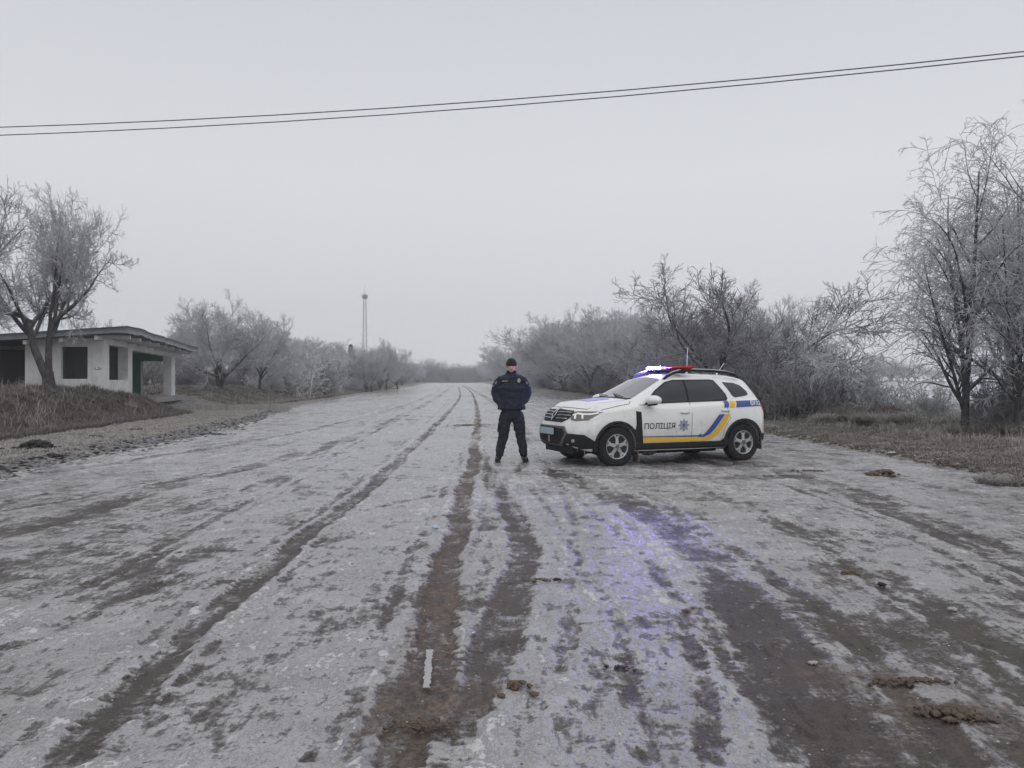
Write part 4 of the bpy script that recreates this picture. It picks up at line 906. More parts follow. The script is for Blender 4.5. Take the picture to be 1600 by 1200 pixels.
# livery on both sides
lv = [('blue_stripe', 'blue', [[(.50, .492), (1.66, .475), (1.74, .495), (1.74, .530), (1.66, .500), (.50, .505)], [(1.74, .495), (1.82, .535), (1.93, .65), (2.12, .87), (2.24, .868), (2.04, .62), (1.92, .515), (1.80, .465), (1.70, .462), (1.66, .475)], [(2.23, .99), (2.325, .99), (2.37, 1.10), (2.265, 1.10)], [(2.50, .99), (2.53, 1.105), (3.16, 1.115), (3.21, 1.015)]]),
      ('yellow_stripe', 'yellow', [[(.50, .40), (.50, .478), (1.66, .462), (1.70, .448), (1.70, .40)], [(1.70, .40), (1.70, .448), (1.80, .450), (1.93, .503), (2.055, .61), (2.255, .868), (2.37, .868), (2.20, .62), (2.08, .50), (1.93, .42), (1.80, .395)], [(2.345, .99), (2.46, .99), (2.505, 1.105), (2.39, 1.10)]])]
for md in ('near', 'far'):
    for nm_, mt_, pl in lv: patch(nm_, pl, md, M[mt_], .008, step=.03)
def text_patch(name, s, cx, cz, w_, h_, mode, mat, eps, flip=1, off=.0):
    cu = bpy.data.curves.new('t', 'FONT'); cu.body = s; cu.size = 1; cu.offset = off; to = bpy.data.objects.new('t', cu); COL.objects.link(to)
    bpy.context.view_layer.update(); me = bpy.data.meshes.new_from_object(to.evaluated_get(bpy.context.evaluated_depsgraph_get())); bpy.data.objects.remove(to)
    co = np.array([v.co[:2] for v in me.vertices]); lo, hi = co.min(0), co.max(0); bm = bmesh.new(); bm.from_mesh(me)
    for v in bm.verts:
        a = (v.co.x - (lo[0] + hi[0]) / 2) / (hi[0] - lo[0]) * w_; b = (v.co.y - (lo[1] + hi[1]) / 2) / (hi[1] - lo[1]) * h_
        v.co = cast((cx + flip * a, cz + b), mode, eps)
    return from_bm(name, bm, mat, CAR)
for md, fl in (('near', 1), ('far', -1)):
    text_patch('police_lettering', 'ПОЛІЦІЯ', .855, .675, .64, .125, md, M['navy'], .0055, fl, .012)
    st = []
    for k in range(16):
        a0 = math.pi / 8 * k + math.pi / 2; 
        if k % 2 == 0: st.append((1.355 + .125 * math.cos(a0), .685 + .125 * math.sin(a0)))
        else: st.append((1.355 + .075 * math.cos(a0), .685 + .075 * math.sin(a0)))
    sp = patch('police_star', [st], md, M['star'], .0055)
    patch('star_shield', [[(1.335, .71), (1.375, .71), (1.375, .675), (1.355, .655), (1.335, .675)]], md, M['blue'], .0075, sp)
    text_patch('phone_number', '102', 3.01 if fl > 0 else 3.01, 1.065, .17, .075, md, M['white'], .014, fl, .02)
    rg_ = band([(2.87 + .036 * math.cos(a), 1.063 + .036 * math.sin(a)) for a in np.linspace(0, 2 * math.pi, 15)], .012) + band([(2.85, 1.085), (2.86, 1.06), (2.89, 1.045)], .014)
    patch('phone_symbol', rg_, md, M['white'], .014)
    for hx, hz_ in ((1.375, .905), (2.25, .93)):
        h0 = cast((hx, hz_), md, .0); s = -1 if md == 'near' else 1
        bm = bmesh.new(); box(bm, (h0.x, h0.y + s * .022, h0.z + .008), (.19, .03, .035), bev=.01); from_bm('door_handle', bm, M['paint'], CAR, True)
    # mirror
    s = -1 if md == 'near' else 1
    bm = bmesh.new(); r = bmesh.ops.create_uvsphere(bm, u_segments=20, v_segments=12, radius=1)
    for v in bm.verts:
        x, y, z = v.co; v.co = Vector((.67 + .15 * x, s * (.985 + .14 * y), 1.14 + .085 * z * (1 - .12 * y)))
        if v.co.x > .76: v.co.x = .76
    mo = from_bm('mirror', bm, M['paint'], CAR, True)
    bm = bmesh.new(); bmesh.ops.create_uvsphere(bm, u_segments=16, v_segments=8, radius=1)
    for v in bm.verts: x, y, z = v.co; v.co = Vector((.655 + .075 * x, s * (.965 + .12 * y), 1.075 + .03 * z))
    tube(bm, [(.66, s * .80, 1.06), (.655, s * .93, 1.07)], .03, 8); from_bm('mirror_base', bm, M['plast'], mo, True)
patch('bonnet_marking', [[(-.28, -.30), (-.20, .26), (.16, .30), (.16, -.34)]], 'top', M['hoodmark'], .004)
# roof rails
for s in (-1, 1):
    ctl = [(1.12, 1.505), (1.20, 1.56), (1.34, 1.625), (1.50, 1.662), (1.8, 1.675), (2.2, 1.665), (2.5, 1.64), (2.68, 1.60), (2.78, 1.545)]
    pts = [(a, s * (.565 if 1.3 < a < 2.6 else .575), b) for a, b in ctl]
    bm = bmesh.new(); tube(bm, pts, [.022, .03, .028, .026, .026, .026, .028, .03, .022], 8); rail = from_bm('roof_rail', bm, M['plast'], CAR, True)
    bm = bmesh.new(); tube(bm, [(a, y, b + .016) for a, y, b in pts[1:-1]], .018, 8); from_bm('rail_strip', bm, M['rim'], rail, True)
# light bar
LBX = 1.62; lb = bmesh.new(); box(lb, (LBX, 0, 1.688), (.26, 1.16, .03), bev=.008)
for s in (-1, 1): box(lb, (LBX, s * .42, 1.655), (.10, .10, .05))
bar = from_bm('light_bar', lb, M['plast'], CAR)
for name, y0, y1, mt in (('red_lens', -.66, -.02, 'red_lens'), ('blue_lens', .02, .66, 'blue_dim')):
    bm = bmesh.new(); box(bm, (LBX, (y0 + y1) / 2, 1.728), (.24, abs(y1 - y0), .052), bev=.018); from_bm(name, bm, M[mt], bar, True)
for y in (.20, .46):
    bm = bmesh.new(); box(bm, (LBX - .12, y, 1.728), (.03, .18, .044), bev=.008); from_bm('blue_led', bm, M['blue_led'], bar)
    bm = bmesh.new(); box(bm, (LBX - .02 * 0, y, 1.728), (.20, .13, .056), bev=.004)
    bm.free()
bm = bmesh.new(); tube(bm, [(2.02, .0, 1.60), (2.03, 0, 1.66)], .02, 8); tube(bm, [(2.03, 0, 1.66), (2.05, 0, 2.12)], [.008, .005], 6); from_bm('antenna', bm, M['white'], CAR)
bm = bmesh.new(); tube(bm, [(2.72, .0, 1.60), (2.74, 0, 1.63)], .018, 8); tube(bm, [(2.74, 0, 1.63), (2.92, .02, 1.83)], [.007, .005], 6); from_bm('antenna', bm, M['white'], CAR)
# wheels
def wheel(x, y, s, steer=0):
    w_ = empty('wheel', (x, y, .343), steer); w_.parent = CAR
    prof = [(.215, -.10), (.30, -.108), (.328, -.095), (.341, -.07), (.343, 0), (.341, .07), (.328, .095), (.30, .108), (.215, .10)]
    bm = bmesh.new(); n = 48; R_ = []
    for k in range(n):
        a = 2 * math.pi * k / n; R_.append([bm.verts.new((r * math.cos(a), t, r * math.sin(a))) for r, t in prof])
    for k in range(n):
        for j in range(len(prof) - 1): bm.faces.new((R_[k][j], R_[(k + 1) % n][j], R_[(k + 1) % n][j + 1], R_[k][j + 1]))
    # tread blocks
    for k in range(n):
        a = 2 * math.pi * (k + .5) / n; rot = Matrix.Rotation(-a, 3, 'Y')
        for t in (-.062, .062): box(bm, rot @ Vector((.343, t, 0)), (.012, .05, .030), rot)
    bmesh.ops.recalc_face_normals(bm, faces=bm.faces); from_bm('tyre', bm, M['tyre'], w_, False)
    o = s * .085
    def ring(bm, pr):
        R_ = []
        for k in range(40):
            a = 2 * math.pi * k / 40; R_.append([bm.verts.new((r * math.cos(a), t, r * math.sin(a))) for r, t in pr])
        for k in range(40):
            for j in range(len(pr) - 1): bm.faces.new((R_[k][j], R_[(k + 1) % 40][j], R_[(k + 1) % 40][j + 1], R_[k][j + 1]))
    bm = bmesh.new(); ring(bm, [(.222, o + s * .012), (.214, o + s * .018), (.205, o + s * .012), (.196, o - s * .01)])
    ring(bm, [(.06, o + s * .012), (.05, o + s * .018), (.0005, o + s * .016)])
    for k in range(5):
        a = math.pi / 2 + 2 * math.pi * k / 5; c, sn = math.cos(a), math.sin(a)
        def q(r, t, d): return bm.verts.new((r * c - t * sn, o + s * d, r * sn + t * c))
        P = [q(.04, -.034, .012), q(.04, .034, .012), q(.13, .026, .004), q(.165, .040, .002), q(.21, .075, .004), q(.21, .04, .008), q(.18, .012, .006), q(.18, -.012, .006), q(.21, -.04, .008), q(.21, -.075, .004), q(.165, -.040, .002), q(.13, -.026, .004)]
        back = [bm.verts.new((v.co.x, v.co.y - s * .03, v.co.z)) for v in P]
        bm.faces.new(P); 
        for i in range(12): bm.faces.new((P[i], P[(i + 1) % 12], back[(i + 1) % 12], back[i]))
    bmesh.ops.recalc_face_normals(bm, faces=bm.faces); rim = from_bm('rim', bm, M['rim'], w_)
    bm = bmesh.new(); bmesh.ops.create_cone(bm, cap_ends=True, segments=32, radius1=.218, radius2=.218, depth=.12, matrix=Matrix.Translation((0, s * .015, 0)) @ Matrix.Rotation(math.pi / 2, 4, 'X')); from_bm('brake_drum', bm, M['black'], rim)
    bm = bmesh.new(); bmesh.ops.create_cone(bm, cap_ends=True, segments=20, radius1=.034, radius2=.034, depth=.012, matrix=Matrix.Translation((0, o + s * .02, 0)) @ Matrix.Rotation(math.pi / 2, 4, 'X'))
    for k in range(5):
        a = math.pi / 2 + math.pi / 5 + 2 * math.pi * k / 5; bmesh.ops.create_cone(bm, cap_ends=True, segments=8, radius1=.009, radius2=.009, depth=.012, matrix=Matrix.Translation((.048 * math.cos(a), o + s * .022, .048 * math.sin(a))) @ Matrix.Rotation(math.pi / 2, 4, 'X'))
    from_bm('hub_cap', bm, M['lamp_dark'], rim)
for x in (0, RW):
    for s in (-1, 1): wheel(x, s * .775, s, 0)
# mud flaps and icicles
for s in (-1, 1):
    for x in (.43, 3.10):
        bm = bmesh.new(); box(bm, (x, s * .76, .20 if x < 1 else .30), (.022, .20, .30 if x < 1 else .2), Matrix.Rotation(-.08, 3, 'Y'), .005); from_bm('mud_flap', bm, M['mudice'], CAR)
bm = bmesh.new()
for v in bmesh.ops.create_icosphere(bm, subdivisions=3, radius=.1)['verts']:
    k = 1 + .35 * mnoise.noise(v.co * 22); v.co = Vector((v.co.x * 1.6 * k + .83, v.co.y * k - .55, v.co.z * .6 * k + .20))
from_bm('ice_chunk', bm, M['mudice'], CAR)
rg_ = random.Random(3)
for k in range(22):
    y = -.78 + 1.5 * rg_.random(); c = cast((y, .29 + .01), 'front', -.01)
    if c is None: continue
    ln = rg_.uniform(.04, .13); bm = bmesh.new(); tube(bm, [(c.x, c.y, c.z), (c.x + .005, c.y, c.z - ln)], [.010, .0015], 5); from_bm('icicle', bm, M['ice'], CAR)

# ------------------------------------------------------------------ police officer (x = to the right in the photo, facing the camera at -y)
M['skin'] = simple('skin', (.62, .36, .30), .55, 0, .12, 30); M['uniform'] = simple('navy_uniform', (.010, .014, .030), .85, 0, .35, 25, bump=.3); M['trouser'] = simple('navy_trousers', (.012, .016, .025), .9, 0, .35, 22, bump=.3)
M['knit'] = simple('knitted_hat', (.012, .016, .02), .95, 0, .4, 60, bump=.6); M['boot'] = simple('black_boots', (.01, .01, .012), .45, 0, .3, 20); M['reflect'] = simple('reflective_tape', (.50, .50, .50), .5); M['patchm'] = simple('grey_patch', (.20, .21, .23), .6, 0, .3, 60); M['badge'] = simple('silver_badge', (.50, .48, .42), .3, .5, .3, 60)
M['eye'] = simple('eye', (.03, .02, .02), .3); M['lip'] = simple('lip', (.33, .13, .12), .5)
def skin_mesh(name, nodes, edges, mat, parent, sub=2, root=0, smooth=0, vox=0):
    me = bpy.data.meshes.new(name); me.from_pydata([n[:3] for n in nodes], edges, []); me.update(); o = bpy.data.objects.new(name, me); COL.objects.link(o)
    md = o.modifiers.new('s', 'SKIN'); sb = o.modifiers.new('u', 'SUBSURF'); sb.levels = sb.render_levels = sub
    if vox: rm = o.modifiers.new('r', 'REMESH'); rm.mode = 'VOXEL'; rm.voxel_size = vox
    for i, n in enumerate(nodes):
        r = n[3]; me.skin_vertices[0].data[i].radius = (r, r) if not hasattr(r, '__len__') else r; me.skin_vertices[0].data[i].use_root = (i == root)
    bpy.context.view_layer.update(); nm = bpy.data.meshes.new_from_object(o.evaluated_get(bpy.context.evaluated_depsgraph_get())); bpy.data.objects.remove(o, do_unlink=True)
    nm.name = name; nm.materials.clear()
    if smooth:
        b = bmesh.new(); b.from_mesh(nm)
        for _ in range(smooth): bmesh.ops.smooth_vert(b, verts=b.verts, factor=.5, use_axis_x=True, use_axis_y=True, use_axis_z=True)
        b.to_mesh(nm); b.free()
    return link(name, nm, mat, parent, True)
def officer():
    Y = 14.17; X = px(799, Y); e = empty('person', (X, Y, 0.012)); tag(e, 'officer in navy uniform and knitted cap standing with hands in jacket pockets beside the car', 'person')
    # continuous body
    N = [(0, 0, .98, (.12, .08)), (0, 0, 1.15, (.11, .08)), (0, .0, 1.36, (.12, .08)), (0, .01, 1.49, (.07, .06)), (0, .01, 1.58, .055), (0, -.005, 1.655, .066), (0, -.01, 1.73, (.086, .10)), (0, -.005, 1.80, (.08, .09)), (0, .0, 1.85, (.045, .05)),
         (-.10, 0, .90, .07), (-.136, .0, .52, .045), (-.195, .01, .13, .03), (-.21, -.03, .06, .02), (-.215, -.10, .045, .02),
         (.10, 0, .90, .07), (.155, .0, .52, .045), (.204, .01, .13, .03), (.225, -.03, .06, .02), (.235, -.10, .045, .02),
         (-.19, 0, 1.46, .04), (-.30, .03, 1.25, .03), (-.25, -.03, 1.10, .025), (-.20, -.06, 1.05, .02), (-.15, -.06, 1.03, .02),
         (.19, 0, 1.46, .04), (.30, .03, 1.25, .03), (.25, -.03, 1.10, .025), (.20, -.06, 1.05, .02), (.15, -.06, 1.03, .02)]
    E = [(0, 1), (1, 2), (2, 3), (3, 4), (4, 5), (5, 6), (6, 7), (7, 8), (0, 9), (9, 10), (10, 11), (11, 12), (12, 13), (0, 14), (14, 15), (15, 16), (16, 17), (17, 18), (3, 19), (19, 20), (20, 21), (21, 22), (22, 23), (3, 24), (24, 25), (25, 26), (26, 27), (27, 28)]
    body_ = skin_mesh('body', N, E, M['skin'], e)
    # face details pressed onto the head
    bm = bmesh.new(); tube(bm, [(0, -.085, 1.735), (0, -.108, 1.705), (0, -.115, 1.692)], [.008, .014, .012], 8); bmesh.ops.create_uvsphere(bm, u_segments=8, v_segments=6, radius=.015, matrix=Matrix.Translation((0, -.108, 1.693))); from_bm('nose', bm, M['skin'], e, True)
    for s in (-1, 1):
        bm = bmesh.new(); bmesh.ops.create_uvsphere(bm, u_segments=8, v_segments=6, radius=.010, matrix=Matrix.Translation((s * .031, -.092, 1.737))); from_bm('eye', bm, M['eye'], e, True)
        bm = bmesh.new(); bmesh.ops.create_uvsphere(bm, u_segments=10, v_segments=8, radius=.024, matrix=Matrix.Translation((s * .077, 0, 1.72)) @ Matrix.Diagonal((.5, .8, 1.3, 1))); from_bm('ear', bm, M['skin'], e, True)
    bm = bmesh.new(); tube(bm, [(-.024, -.090, 1.668), (0, -.098, 1.665), (.024, -.090, 1.668)], [.003, .006, .003], 6); from_bm('mouth', bm, M['lip'], e, True)
    # jacket
    J = [(0, .0, .90, (.20, .12)), (0, 0, .98, (.262, .16)), (0, 0, 1.15, (.255, .165)), (0, -.005, 1.33, (.25, .165)), (0, .0, 1.46, (.21, .14)), (0, .005, 1.52, (.15, .115)), (0, .01, 1.57, (.11, .10)), (0, .01, 1.63, (.092, .09)),
         (-.215, .005, 1.475, .10), (-.27, .02, 1.36, .092), (-.305, .03, 1.25, .085), (-.265, -.02, 1.13, .077), (-.20, -.08, 1.05, .07),
         (.215, .005, 1.475, .10), (.27, .02, 1.36, .092), (.305, .03, 1.25, .085), (.265, -.02, 1.13, .077), (.20, -.08, 1.05, .07)]
    JE = [(0, 1), (1, 2), (2, 3), (3, 4), (4, 5), (5, 6), (6, 7), (5, 8), (8, 9), (9, 10), (10, 11), (11, 12), (5, 13), (13, 14), (14, 15), (15, 16), (16, 17)]
    jk = skin_mesh('jacket', J, JE, M['uniform'], e, 2, 2, 9, .013)
    for v in jk.data.vertices:
        c = v.co; k = mnoise.noise(Vector((c.x * 9, c.y * 9, c.z * 16))) * .016 + mnoise.noise(Vector((c.x * 22, c.y * 22, c.z * 34))) * .007; v.co = c + v.normal * k
    T_ = [(0, .0, .92, (.235, .155)), (-.105, 0, .88, .135), (-.125, 0, .70, .132), (-.138, -.005, .50, .102), (-.18, .01, .32, .092), (-.212, .01, .16, .085), (-.225, 0, .07, .075),
          (.115, 0, .88, .135), (.14, 0, .70, .130), (.158, -.005, .50, .100), (.195, .01, .32, .090), (.222, .01, .16, .085), (.232, 0, .07, .075), (0, 0, 1.08, (.20, .13))]
    tr = skin_mesh('trousers', T_, [(0, 1), (1, 2), (2, 3), (3, 4), (4, 5), (5, 6), (0, 7), (7, 8), (8, 9), (9, 10), (10, 11), (11, 12), (0, 13)], M['trouser'], e, 2, 0, 5, .013)
    for v in tr.data.vertices:
        c = v.co; v.co = c + v.normal * (mnoise.noise(Vector((c.x * 9, c.y * 9, c.z * 22))) * .016)
    for s, dx in ((-1, -.02), (1, .035)):
        b = skin_mesh('boot', [(s * .225, .02, .17, .06), (s * .23, .02, .07, .064), (s * .235 + dx * .3, -.06, .05, .06), (s * .245 + dx, -.16, .04, (.055, .042))], [(0, 1), (1, 2), (2, 3)], M['boot'], e)
        bm = bmesh.new(); box(bm, (s * .24 + dx * .5, -.07, .012), (.10, .28, .024), Matrix.Rotation(-dx * 4, 3, 'Z'), .01); from_bm('sole', bm, M['boot'], b)
    # hat
    bm = bmesh.new(); bmesh.ops.create_uvsphere(bm, u_segments=28, v_segments=18, radius=1)
    for v in list(bm.verts):
        if v.co.z < -.28: v.co.z = -.28
        v.co = Vector((v.co.x * .097, v.co.y * .112 - .002, 1.77 + v.co.z * .115))
    hat = from_bm('knitted_hat', bm, M['knit'], e, True)
    bm = bmesh.new(); pts = [(.091 * math.cos(a), .106 * math.sin(a) - .002, 1.768) for a in np.linspace(0, 2 * math.pi, 29)]; tube(bm, pts, [.010] * 29, 6, False)
    for v in bm.verts: v.co.z = 1.765 + (v.co.z - 1.765) * 2.2
    from_bm('hat_brim', bm, M['knit'], hat, True)
    # collar, zip, pockets, patches
    bm = bmesh.new(); n = 24
    ra = [bm.verts.new((.088 * math.cos(a), .085 * math.sin(a) + .008, 1.555)) for a in np.linspace(0, 2 * math.pi, n, endpoint=False)]; rb = [bm.verts.new((.088 * math.cos(a), .088 * math.sin(a) + .01, 1.652 - .03 * (math.sin(a) < -.9))) for a in np.linspace(0, 2 * math.pi, n, endpoint=False)]
    for i in range(n): bm.faces.new((ra[i], ra[(i + 1) % n], rb[(i + 1) % n], rb[i]))
    bmesh.ops.solidify(bm, geom=bm.faces[:], thickness=.012); from_bm('collar', bm, M['uniform'], jk, True)
    jb = BVHTree.FromPolygons([v.co.copy() for v in jk.data.vertices], [tuple(p.vertices) for p in jk.data.polygons])
    def onj(name, pts, mat, eps=.006, d=(0, 1, 0), o_=(0, -1.2)):
        bm = bmesh.new(); vs = []
        for a, z in pts:
            if d[0] == 0: o = Vector((a, -1.5, z))
            else: o = Vector((-d[0] * 1.5, a, z))
            h, nn, _, _ = jb.ray_cast(o, Vector(d)); 
            if h is None: return
            vs.append(bm.verts.new(h - Vector(d) * eps))
        bm.faces.new(vs); r = bmesh.ops.solidify(bm, geom=bm.faces[:], thickness=.004); bmesh.ops.recalc_face_normals(bm, faces=bm.faces); return from_bm(name, bm, mat, jk)
    onj('name_tape', [(-.165, 1.452), (-.065, 1.452), (-.065, 1.474), (-.165, 1.474)], M['reflect'], .012)
    onj('chest_badge', [(.135 + .032 * math.cos(a), 1.473 + .038 * math.sin(a)) for a in np.linspace(0, 6.283, 11)[:-1]], M['badge'], .012)
    onj('badge_core', [(.135 + .010 * math.cos(a), 1.473 + .012 * math.sin(a)) for a in np.linspace(0, 6.283, 9)[:-1]], M['uniform'], .018)
    for s in (-1, 1):
        onj('sleeve_patch', [(s * .255, 1.475), (s * .285, 1.455), (s * .305, 1.405), (s * .28, 1.41), (s * .258, 1.44)], M['patchm'], .01)
        onj('sleeve_tape', [(s * .315, 1.392), (s * .345, 1.375), (s * .350, 1.355), (s * .322, 1.372)], M['reflect'], .008)
        onj('side_pocket', [(s * .10, 1.01), (s * .185, 1.09), (s * .20, 1.0), (s * .17, .95), (s * .10, .96)], M['uniform'], .010)
        bm = bmesh.new(); box(bm, (s * .235, -.01, .62), (.03, .13, .17), Matrix.Rotation(-s * .09, 3, 'Y'), .01); from_bm('thigh_pocket', bm, M['trouser'], tr)
    bm = bmesh.new(); tube(bm, [(0, -.152 + 0 * z, z) for z in np.linspace(.93, 1.45, 6)], .006, 5); from_bm('zip', bm, M['boot'], jk)
officer()

# ------------------------------------------------------------------ debris
M['mud'] = simple('dark_mud', (.028, .023, .022), .8, 0, .6, 25, bump=.5); M['slush'] = simple('dirty_slush', (.17, .165, .17), .6, 0, .55, 14, bump=.5); M['clod'] = simple('brown_clod', (.12, .088, .066), .85, 0, .5, 40, bump=.8)
M['lid'] = simple('pale_blue_plastic', (.38, .55, .68), .4); M['litter'] = simple('white_litter', (.6, .6, .6), .6); M['snowbit'] = simple('snow_lump', (.36, .35, .35), .7, 0, .2, 20, bump=.4)
def blobs(name, specs, mat, sub=2, seed=0, amp=.35):
    """specs: (x, y, z, rx, ry, rz) rough lumps merged in one mesh"""
    base = bmesh.new(); bmesh.ops.create_icosphere(base, subdivisions=sub, radius=1); B = np.array([v.co for v in base.verts]); Fc = np.array([[v.index for v in f.verts] for f in base.faces]); base.free()
    rg = np.random.default_rng(seed); V, Q = [], []
    for i, (x, y, z, a, b, c) in enumerate(specs):
        k = 1 + amp * fbm(B[:, 0] * 1.6 + i * 7.3, B[:, 1] * 1.6 + B[:, 2] * 1.3 + i, 3, seed) * 1.6; th = rg.uniform(0, 6.28); P = B * k[:, None] * [a, b, c]
        P = np.stack([P[:, 0] * math.cos(th) - P[:, 1] * math.sin(th) + x, P[:, 0] * math.sin(th) + P[:, 1] * math.cos(th) + y, P[:, 2] + z], 1); V.append(P); Q.append(Fc + i * len(B))
    return link(name, mesh_np(name, np.concatenate(V), np.concatenate(Q), nper=3), M[mat])
rg = np.random.default_rng(77)
# ploughed slush ridge along the left road edge, with mud
sp1, sp2 = [], []
for i in range(3600):
    Y = 9.5 + 34 * rg.random() ** 1.5; w_ = .55 * math.exp(-((Y - 17) / 14) ** 2) + .12; u = UL(Y) - .15 - w_ * rg.normal(.4, .6); x = u - .07 * Y; r = rg.uniform(.012, .045) * (1 + .02 * Y)
    zz = max(T(x, Y), 0) if False else 0
    (sp1 if rg.random() < .72 else sp2).append([x, Y, 0, r * 1.3, r, r * .55])
for sp in (sp1, sp2):
    a = np.array(sp); a[:, 2] = np.maximum(terrain(a[:, 0], a[:, 1]), zr(a[:, 1]) + .0) + a[:, 5] * .1; sp[:] = a.tolist()
tag(blobs('slush', sp1, 'slush', 1, 1), 'dirty grey slush churned up along the left road edge', 'slush', None, 'stuff')
tag(blobs('mud', sp2, 'mud', 1, 2), 'dark mud lumps mixed in the slush along the left road edge', 'mud', None, 'stuff')
sp = []
for i in range(900):
    Y = 10 + 30 * rg.random() ** 1.4; u = UR(Y) + .12 + abs(rg.normal(0, .22)); x = u - .07 * Y; r = rg.uniform(.012, .04) * (1 + .015 * Y); sp.append([x, Y, 0, r * 1.3, r, r * .5])
a = np.array(sp); a[:, 2] = terrain(a[:, 0], a[:, 1]) + .005; tag(blobs('verge_crumbs', a.tolist(), 'clod', 1, 3), 'brown earth crumbs along the right road edge', 'earth', None, 'stuff')
# small scattered frozen crumbs on the road
sp = []
for i in range(300):
    Y = 2.9 * math.exp(rg.random() * 1.9); x = rg.uniform(-.7, .7) * Y; r = rg.uniform(.003, .009) * (1 if rg.random() < .9 else 1.8)
    if UL(Y) + .3 < x + .07 * Y < UR(Y) - .3: sp.append([x, Y, .018, r * 1.3, r, r * .45])
tag(blobs('ice_crumbs', sp[:len(sp) // 2], 'snowbit', 1, 4), 'tiny pale ice crumbs scattered over the road', 'ice crumbs', None, 'stuff')
tag(blobs('dirt_crumbs', sp[len(sp) // 2:], 'clod', 1, 5), 'tiny brown dirt crumbs scattered over the road', 'dirt crumbs', None, 'stuff')
def heap(ip, iy, rx, ry, n, r0, r1, mat, label, seed, name='dirt_heap', cat='dirt heap', h=.5, sub=2):
    x, y = gxy(ip, iy, .02); u = x + .07 * y; z = max(T(x, y), float(zr(np.array(y)))) if (u < UL(y) or u > UR(y)) else float(zr(np.array(y))); g = np.random.default_rng(seed); s = []; n = max(n, 3)
    for i in range(int(n * 1.6)):
        a, b = g.normal(0, .42 if n > 6 else .22, 2); r = g.uniform(r0, r1); r *= .8; s.append((a * rx, b * ry, max(0, 1 - (a * a + b * b) * 2) * h * r1 + .003, r * 1.3, r, r * .6))
    o = blobs(name, s, mat, sub, seed, .6); o.location = (x, y, z + .01); tag(o, label, cat); return o
heap(58, 708, .50, .26, 110, .02, .065, 'mud', 'dark mud pile on the pale strip at the left road edge', 1, h=2.2)
heap(80, 718, .30, .14, 40, .015, .05, 'mud', 'smaller mud lump in front of the dark mud pile on the left', 2, h=.6)
heap(332, 678, .45, .16, 30, .015, .045, 'mud', 'thin dark mud smear lying inside the left road edge', 3, h=.3)
heap(148, 688, .3, .16, 30, .015, .045, 'mud', 'small dark clod right of the dark mud pile on the left strip', 4, h=.8)
heap(813, 1070, .065, .05, 9, .012, .030, 'clod', 'three brown clods lying on ice in the foreground centre', 5, h=.6)
heap(833, 1084, .02, .02, 2, .014, .024, 'clod', 'round tan clod just right of the foreground clods', 6, h=.3)
heap(783, 1086, .03, .02, 4, .010, .018, 'clod', 'small brown crumb left of the foreground clods', 7, h=.3)
heap(1328, 895, .075, .03, 10, .010, .030, 'clod', 'little brown dirt lump on the ice right of centre', 8, h=.5)
heap(1378, 913, .03, .02, 5, .010, .025, 'mud', 'small black clod right of the little brown lump', 9, h=.4)
heap(1380, 741, .34, .16, 26, .02, .065, 'clod', 'brown dirt heap on the road near the right verge', 10, h=.9)
heap(1490, 1112, .16, .10, 60, .007, .024, 'clod', 'crumbly brown dirt heap at the lower right of the road', 11, h=.8)
heap(1420, 1062, .20, .05, 50, .006, .018, 'clod', 'trail of brown crumbs behind the lower right dirt heap', 12, h=.5)
heap(660, 1130, .13, .07, 70, .004, .013, 'clod', 'sprinkle of brown grit in the sandy wheel track foreground', 13, h=.15)
heap(845, 905, .10, .04, 14, .006, .018, 'clod', 'brown crumbs on the ice beside the centre track', 14, h=.3)
heap(870, 905, .02, .02, 3, .014, .024, 'mud', 'single dark clod on the ice beside the centre track', 15, h=.3)
heap(1175, 765, .45, .10, 22, .015, .045, 'snowbit', 'pale broken ice crust on the road below the car', 16, 'ice_crust', 'ice crust', .2)
heap(1270, 735, .30, .12, 18, .012, .03, 'clod', 'reddish dirt patch on the ice right of the car', 17, h=.2)
heap(740, 664, 1.1, .25, 60, .015, .04, 'clod', 'strip of brown grit across the ice left of the officer', 18, h=.3)
heap(1073, 955, .04, .03, 4, .015, .03, 'clod', 'flat tan crumb on the ice below the blue reflection', 19, h=.2)
heap(970, 1040, .07, .04, 10, .006, .016, 'mud', 'dark grit patch on the ice in the lower centre', 20, h=.2)
heap(1040, 705 + 290, .05, .03, 5, .01, .02, 'snowbit', 'pale ice lump on the ice in the lower centre', 21, 'ice_lump', 'ice lump', .3)
heap(1275, 1003, .05, .015, 6, .008, .016, 'snowbit', 'elongated white ice piece on the dark patch right of centre', 22, 'ice_lump', 'ice lump', .2)
heap(1272, 1034, .03, .02, 5, .008, .018, 'snowbit', 'small star-shaped white ice piece below the elongated one', 23, 'ice_lump', 'ice lump', .2)
heap(1488, 951, .05, .02, 5, .012, .022, 'snowbit', 'white ice chunk at the right of the foreground', 24, 'ice_lump', 'ice lump', .3)
heap(1392, 712, .10, .04, 5, .02, .045, 'litter', 'white scrap of litter at the edge of the right verge', 25, 'litter', 'litter', .3)
heap(282, 638, .14, .08, 5, .03, .07, 'litter', 'white scrap lying on the dark left bank below the shelter', 26, 'litter', 'litter', .3)
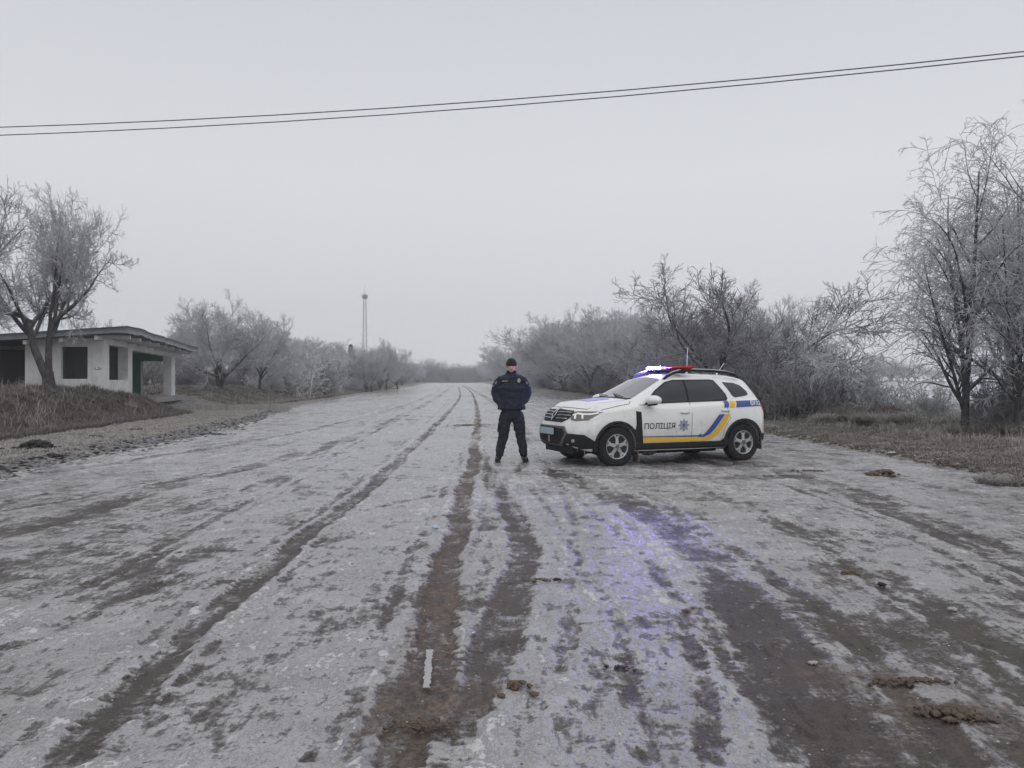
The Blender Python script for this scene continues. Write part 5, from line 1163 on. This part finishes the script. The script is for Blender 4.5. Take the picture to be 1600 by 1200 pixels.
def lid():
    x, y = gxy(680, 829); bm = bmesh.new(); box(bm, (0, 0, 0), (.085, .05, .028), bev=.012); o = from_bm('plastic_wrapper', bm, M['lid'], None, True); o.location = (x, y, .035); o.rotation_euler = (.1, .15, .2); tag(o, 'pale blue plastic wrapper lying on the ice beside the sandy track', 'litter')
lid()
# the remaining strip of painted line
x, y = gxy(669, 1050); bm = bmesh.new(); g = random.Random(5); n = 26; t_ = [-.26 + .52 * i / n for i in range(n + 1)]; Lp = [(-.016 + g.uniform(-.006, .004), t, .012) for t in t_]; Rp = [(.016 + g.uniform(-.004, .006), t, .012) for t in t_]
a = [bm.verts.new(q) for q in Lp]; b = [bm.verts.new(q) for q in Rp]
for i in range(n): bm.faces.new((a[i], b[i], b[i + 1], a[i + 1]))
o = from_bm('road_marking', bm, M['snowbit']); o.location = (x, y, .012); o.rotation_euler = (0, 0, .07); tag(o, kind='structure')
def twig(ip, iy, L_, rz, label):
    x, y = gxy(ip, iy); g = random.Random(int(ip)); bm = bmesh.new(); pts = [(L_ * (t - .5), g.uniform(-.02, .02), .02) for t in (0, .25, .5, .75, 1)]; tube(bm, pts, [.006, .007, .006, .005, .003], 5); tube(bm, [pts[2], (pts[2][0] + .15 * L_, .12 * L_, .03)], [.004, .002], 5)
    o = from_bm('fallen_twig', bm, M['clod']); o.location = (x, y, .02); o.rotation_euler = (0, 0, rz); tag(o, label, 'twig')
twig(1250, 707, .75, .05, 'thin fallen twig on the ice right of the car tail'); twig(1310, 713, .4, -.5, 'short fallen twig on the ice near the right verge')

# ------------------------------------------------------------------ haze
bm = bmesh.new(); x0, x1, y0, y1, z0, z1 = -420, 420, -70, 470, -6, 48
box(bm, ((x0 + x1) / 2, (y0 + y1) / 2, (z0 + z1) / 2), (x1 - x0, y1 - y0, z1 - z0))
mh = bpy.data.materials.new("haze"); mh.use_nodes = True; t = mh.node_tree; t.nodes.clear()
pv = t.nodes.new("ShaderNodeVolumePrincipled"); pv.inputs['Color'].default_value = (.93, .94, .97, 1); pv.inputs['Density'].default_value = .0011; pv.inputs['Anisotropy'].default_value = .0
t.links.new(pv.outputs[0], t.nodes.new("ShaderNodeOutputMaterial").inputs['Volume'])
tag(from_bm('haze', bm, mh), kind='stuff', label='pale winter haze filling the air', cat='haze')
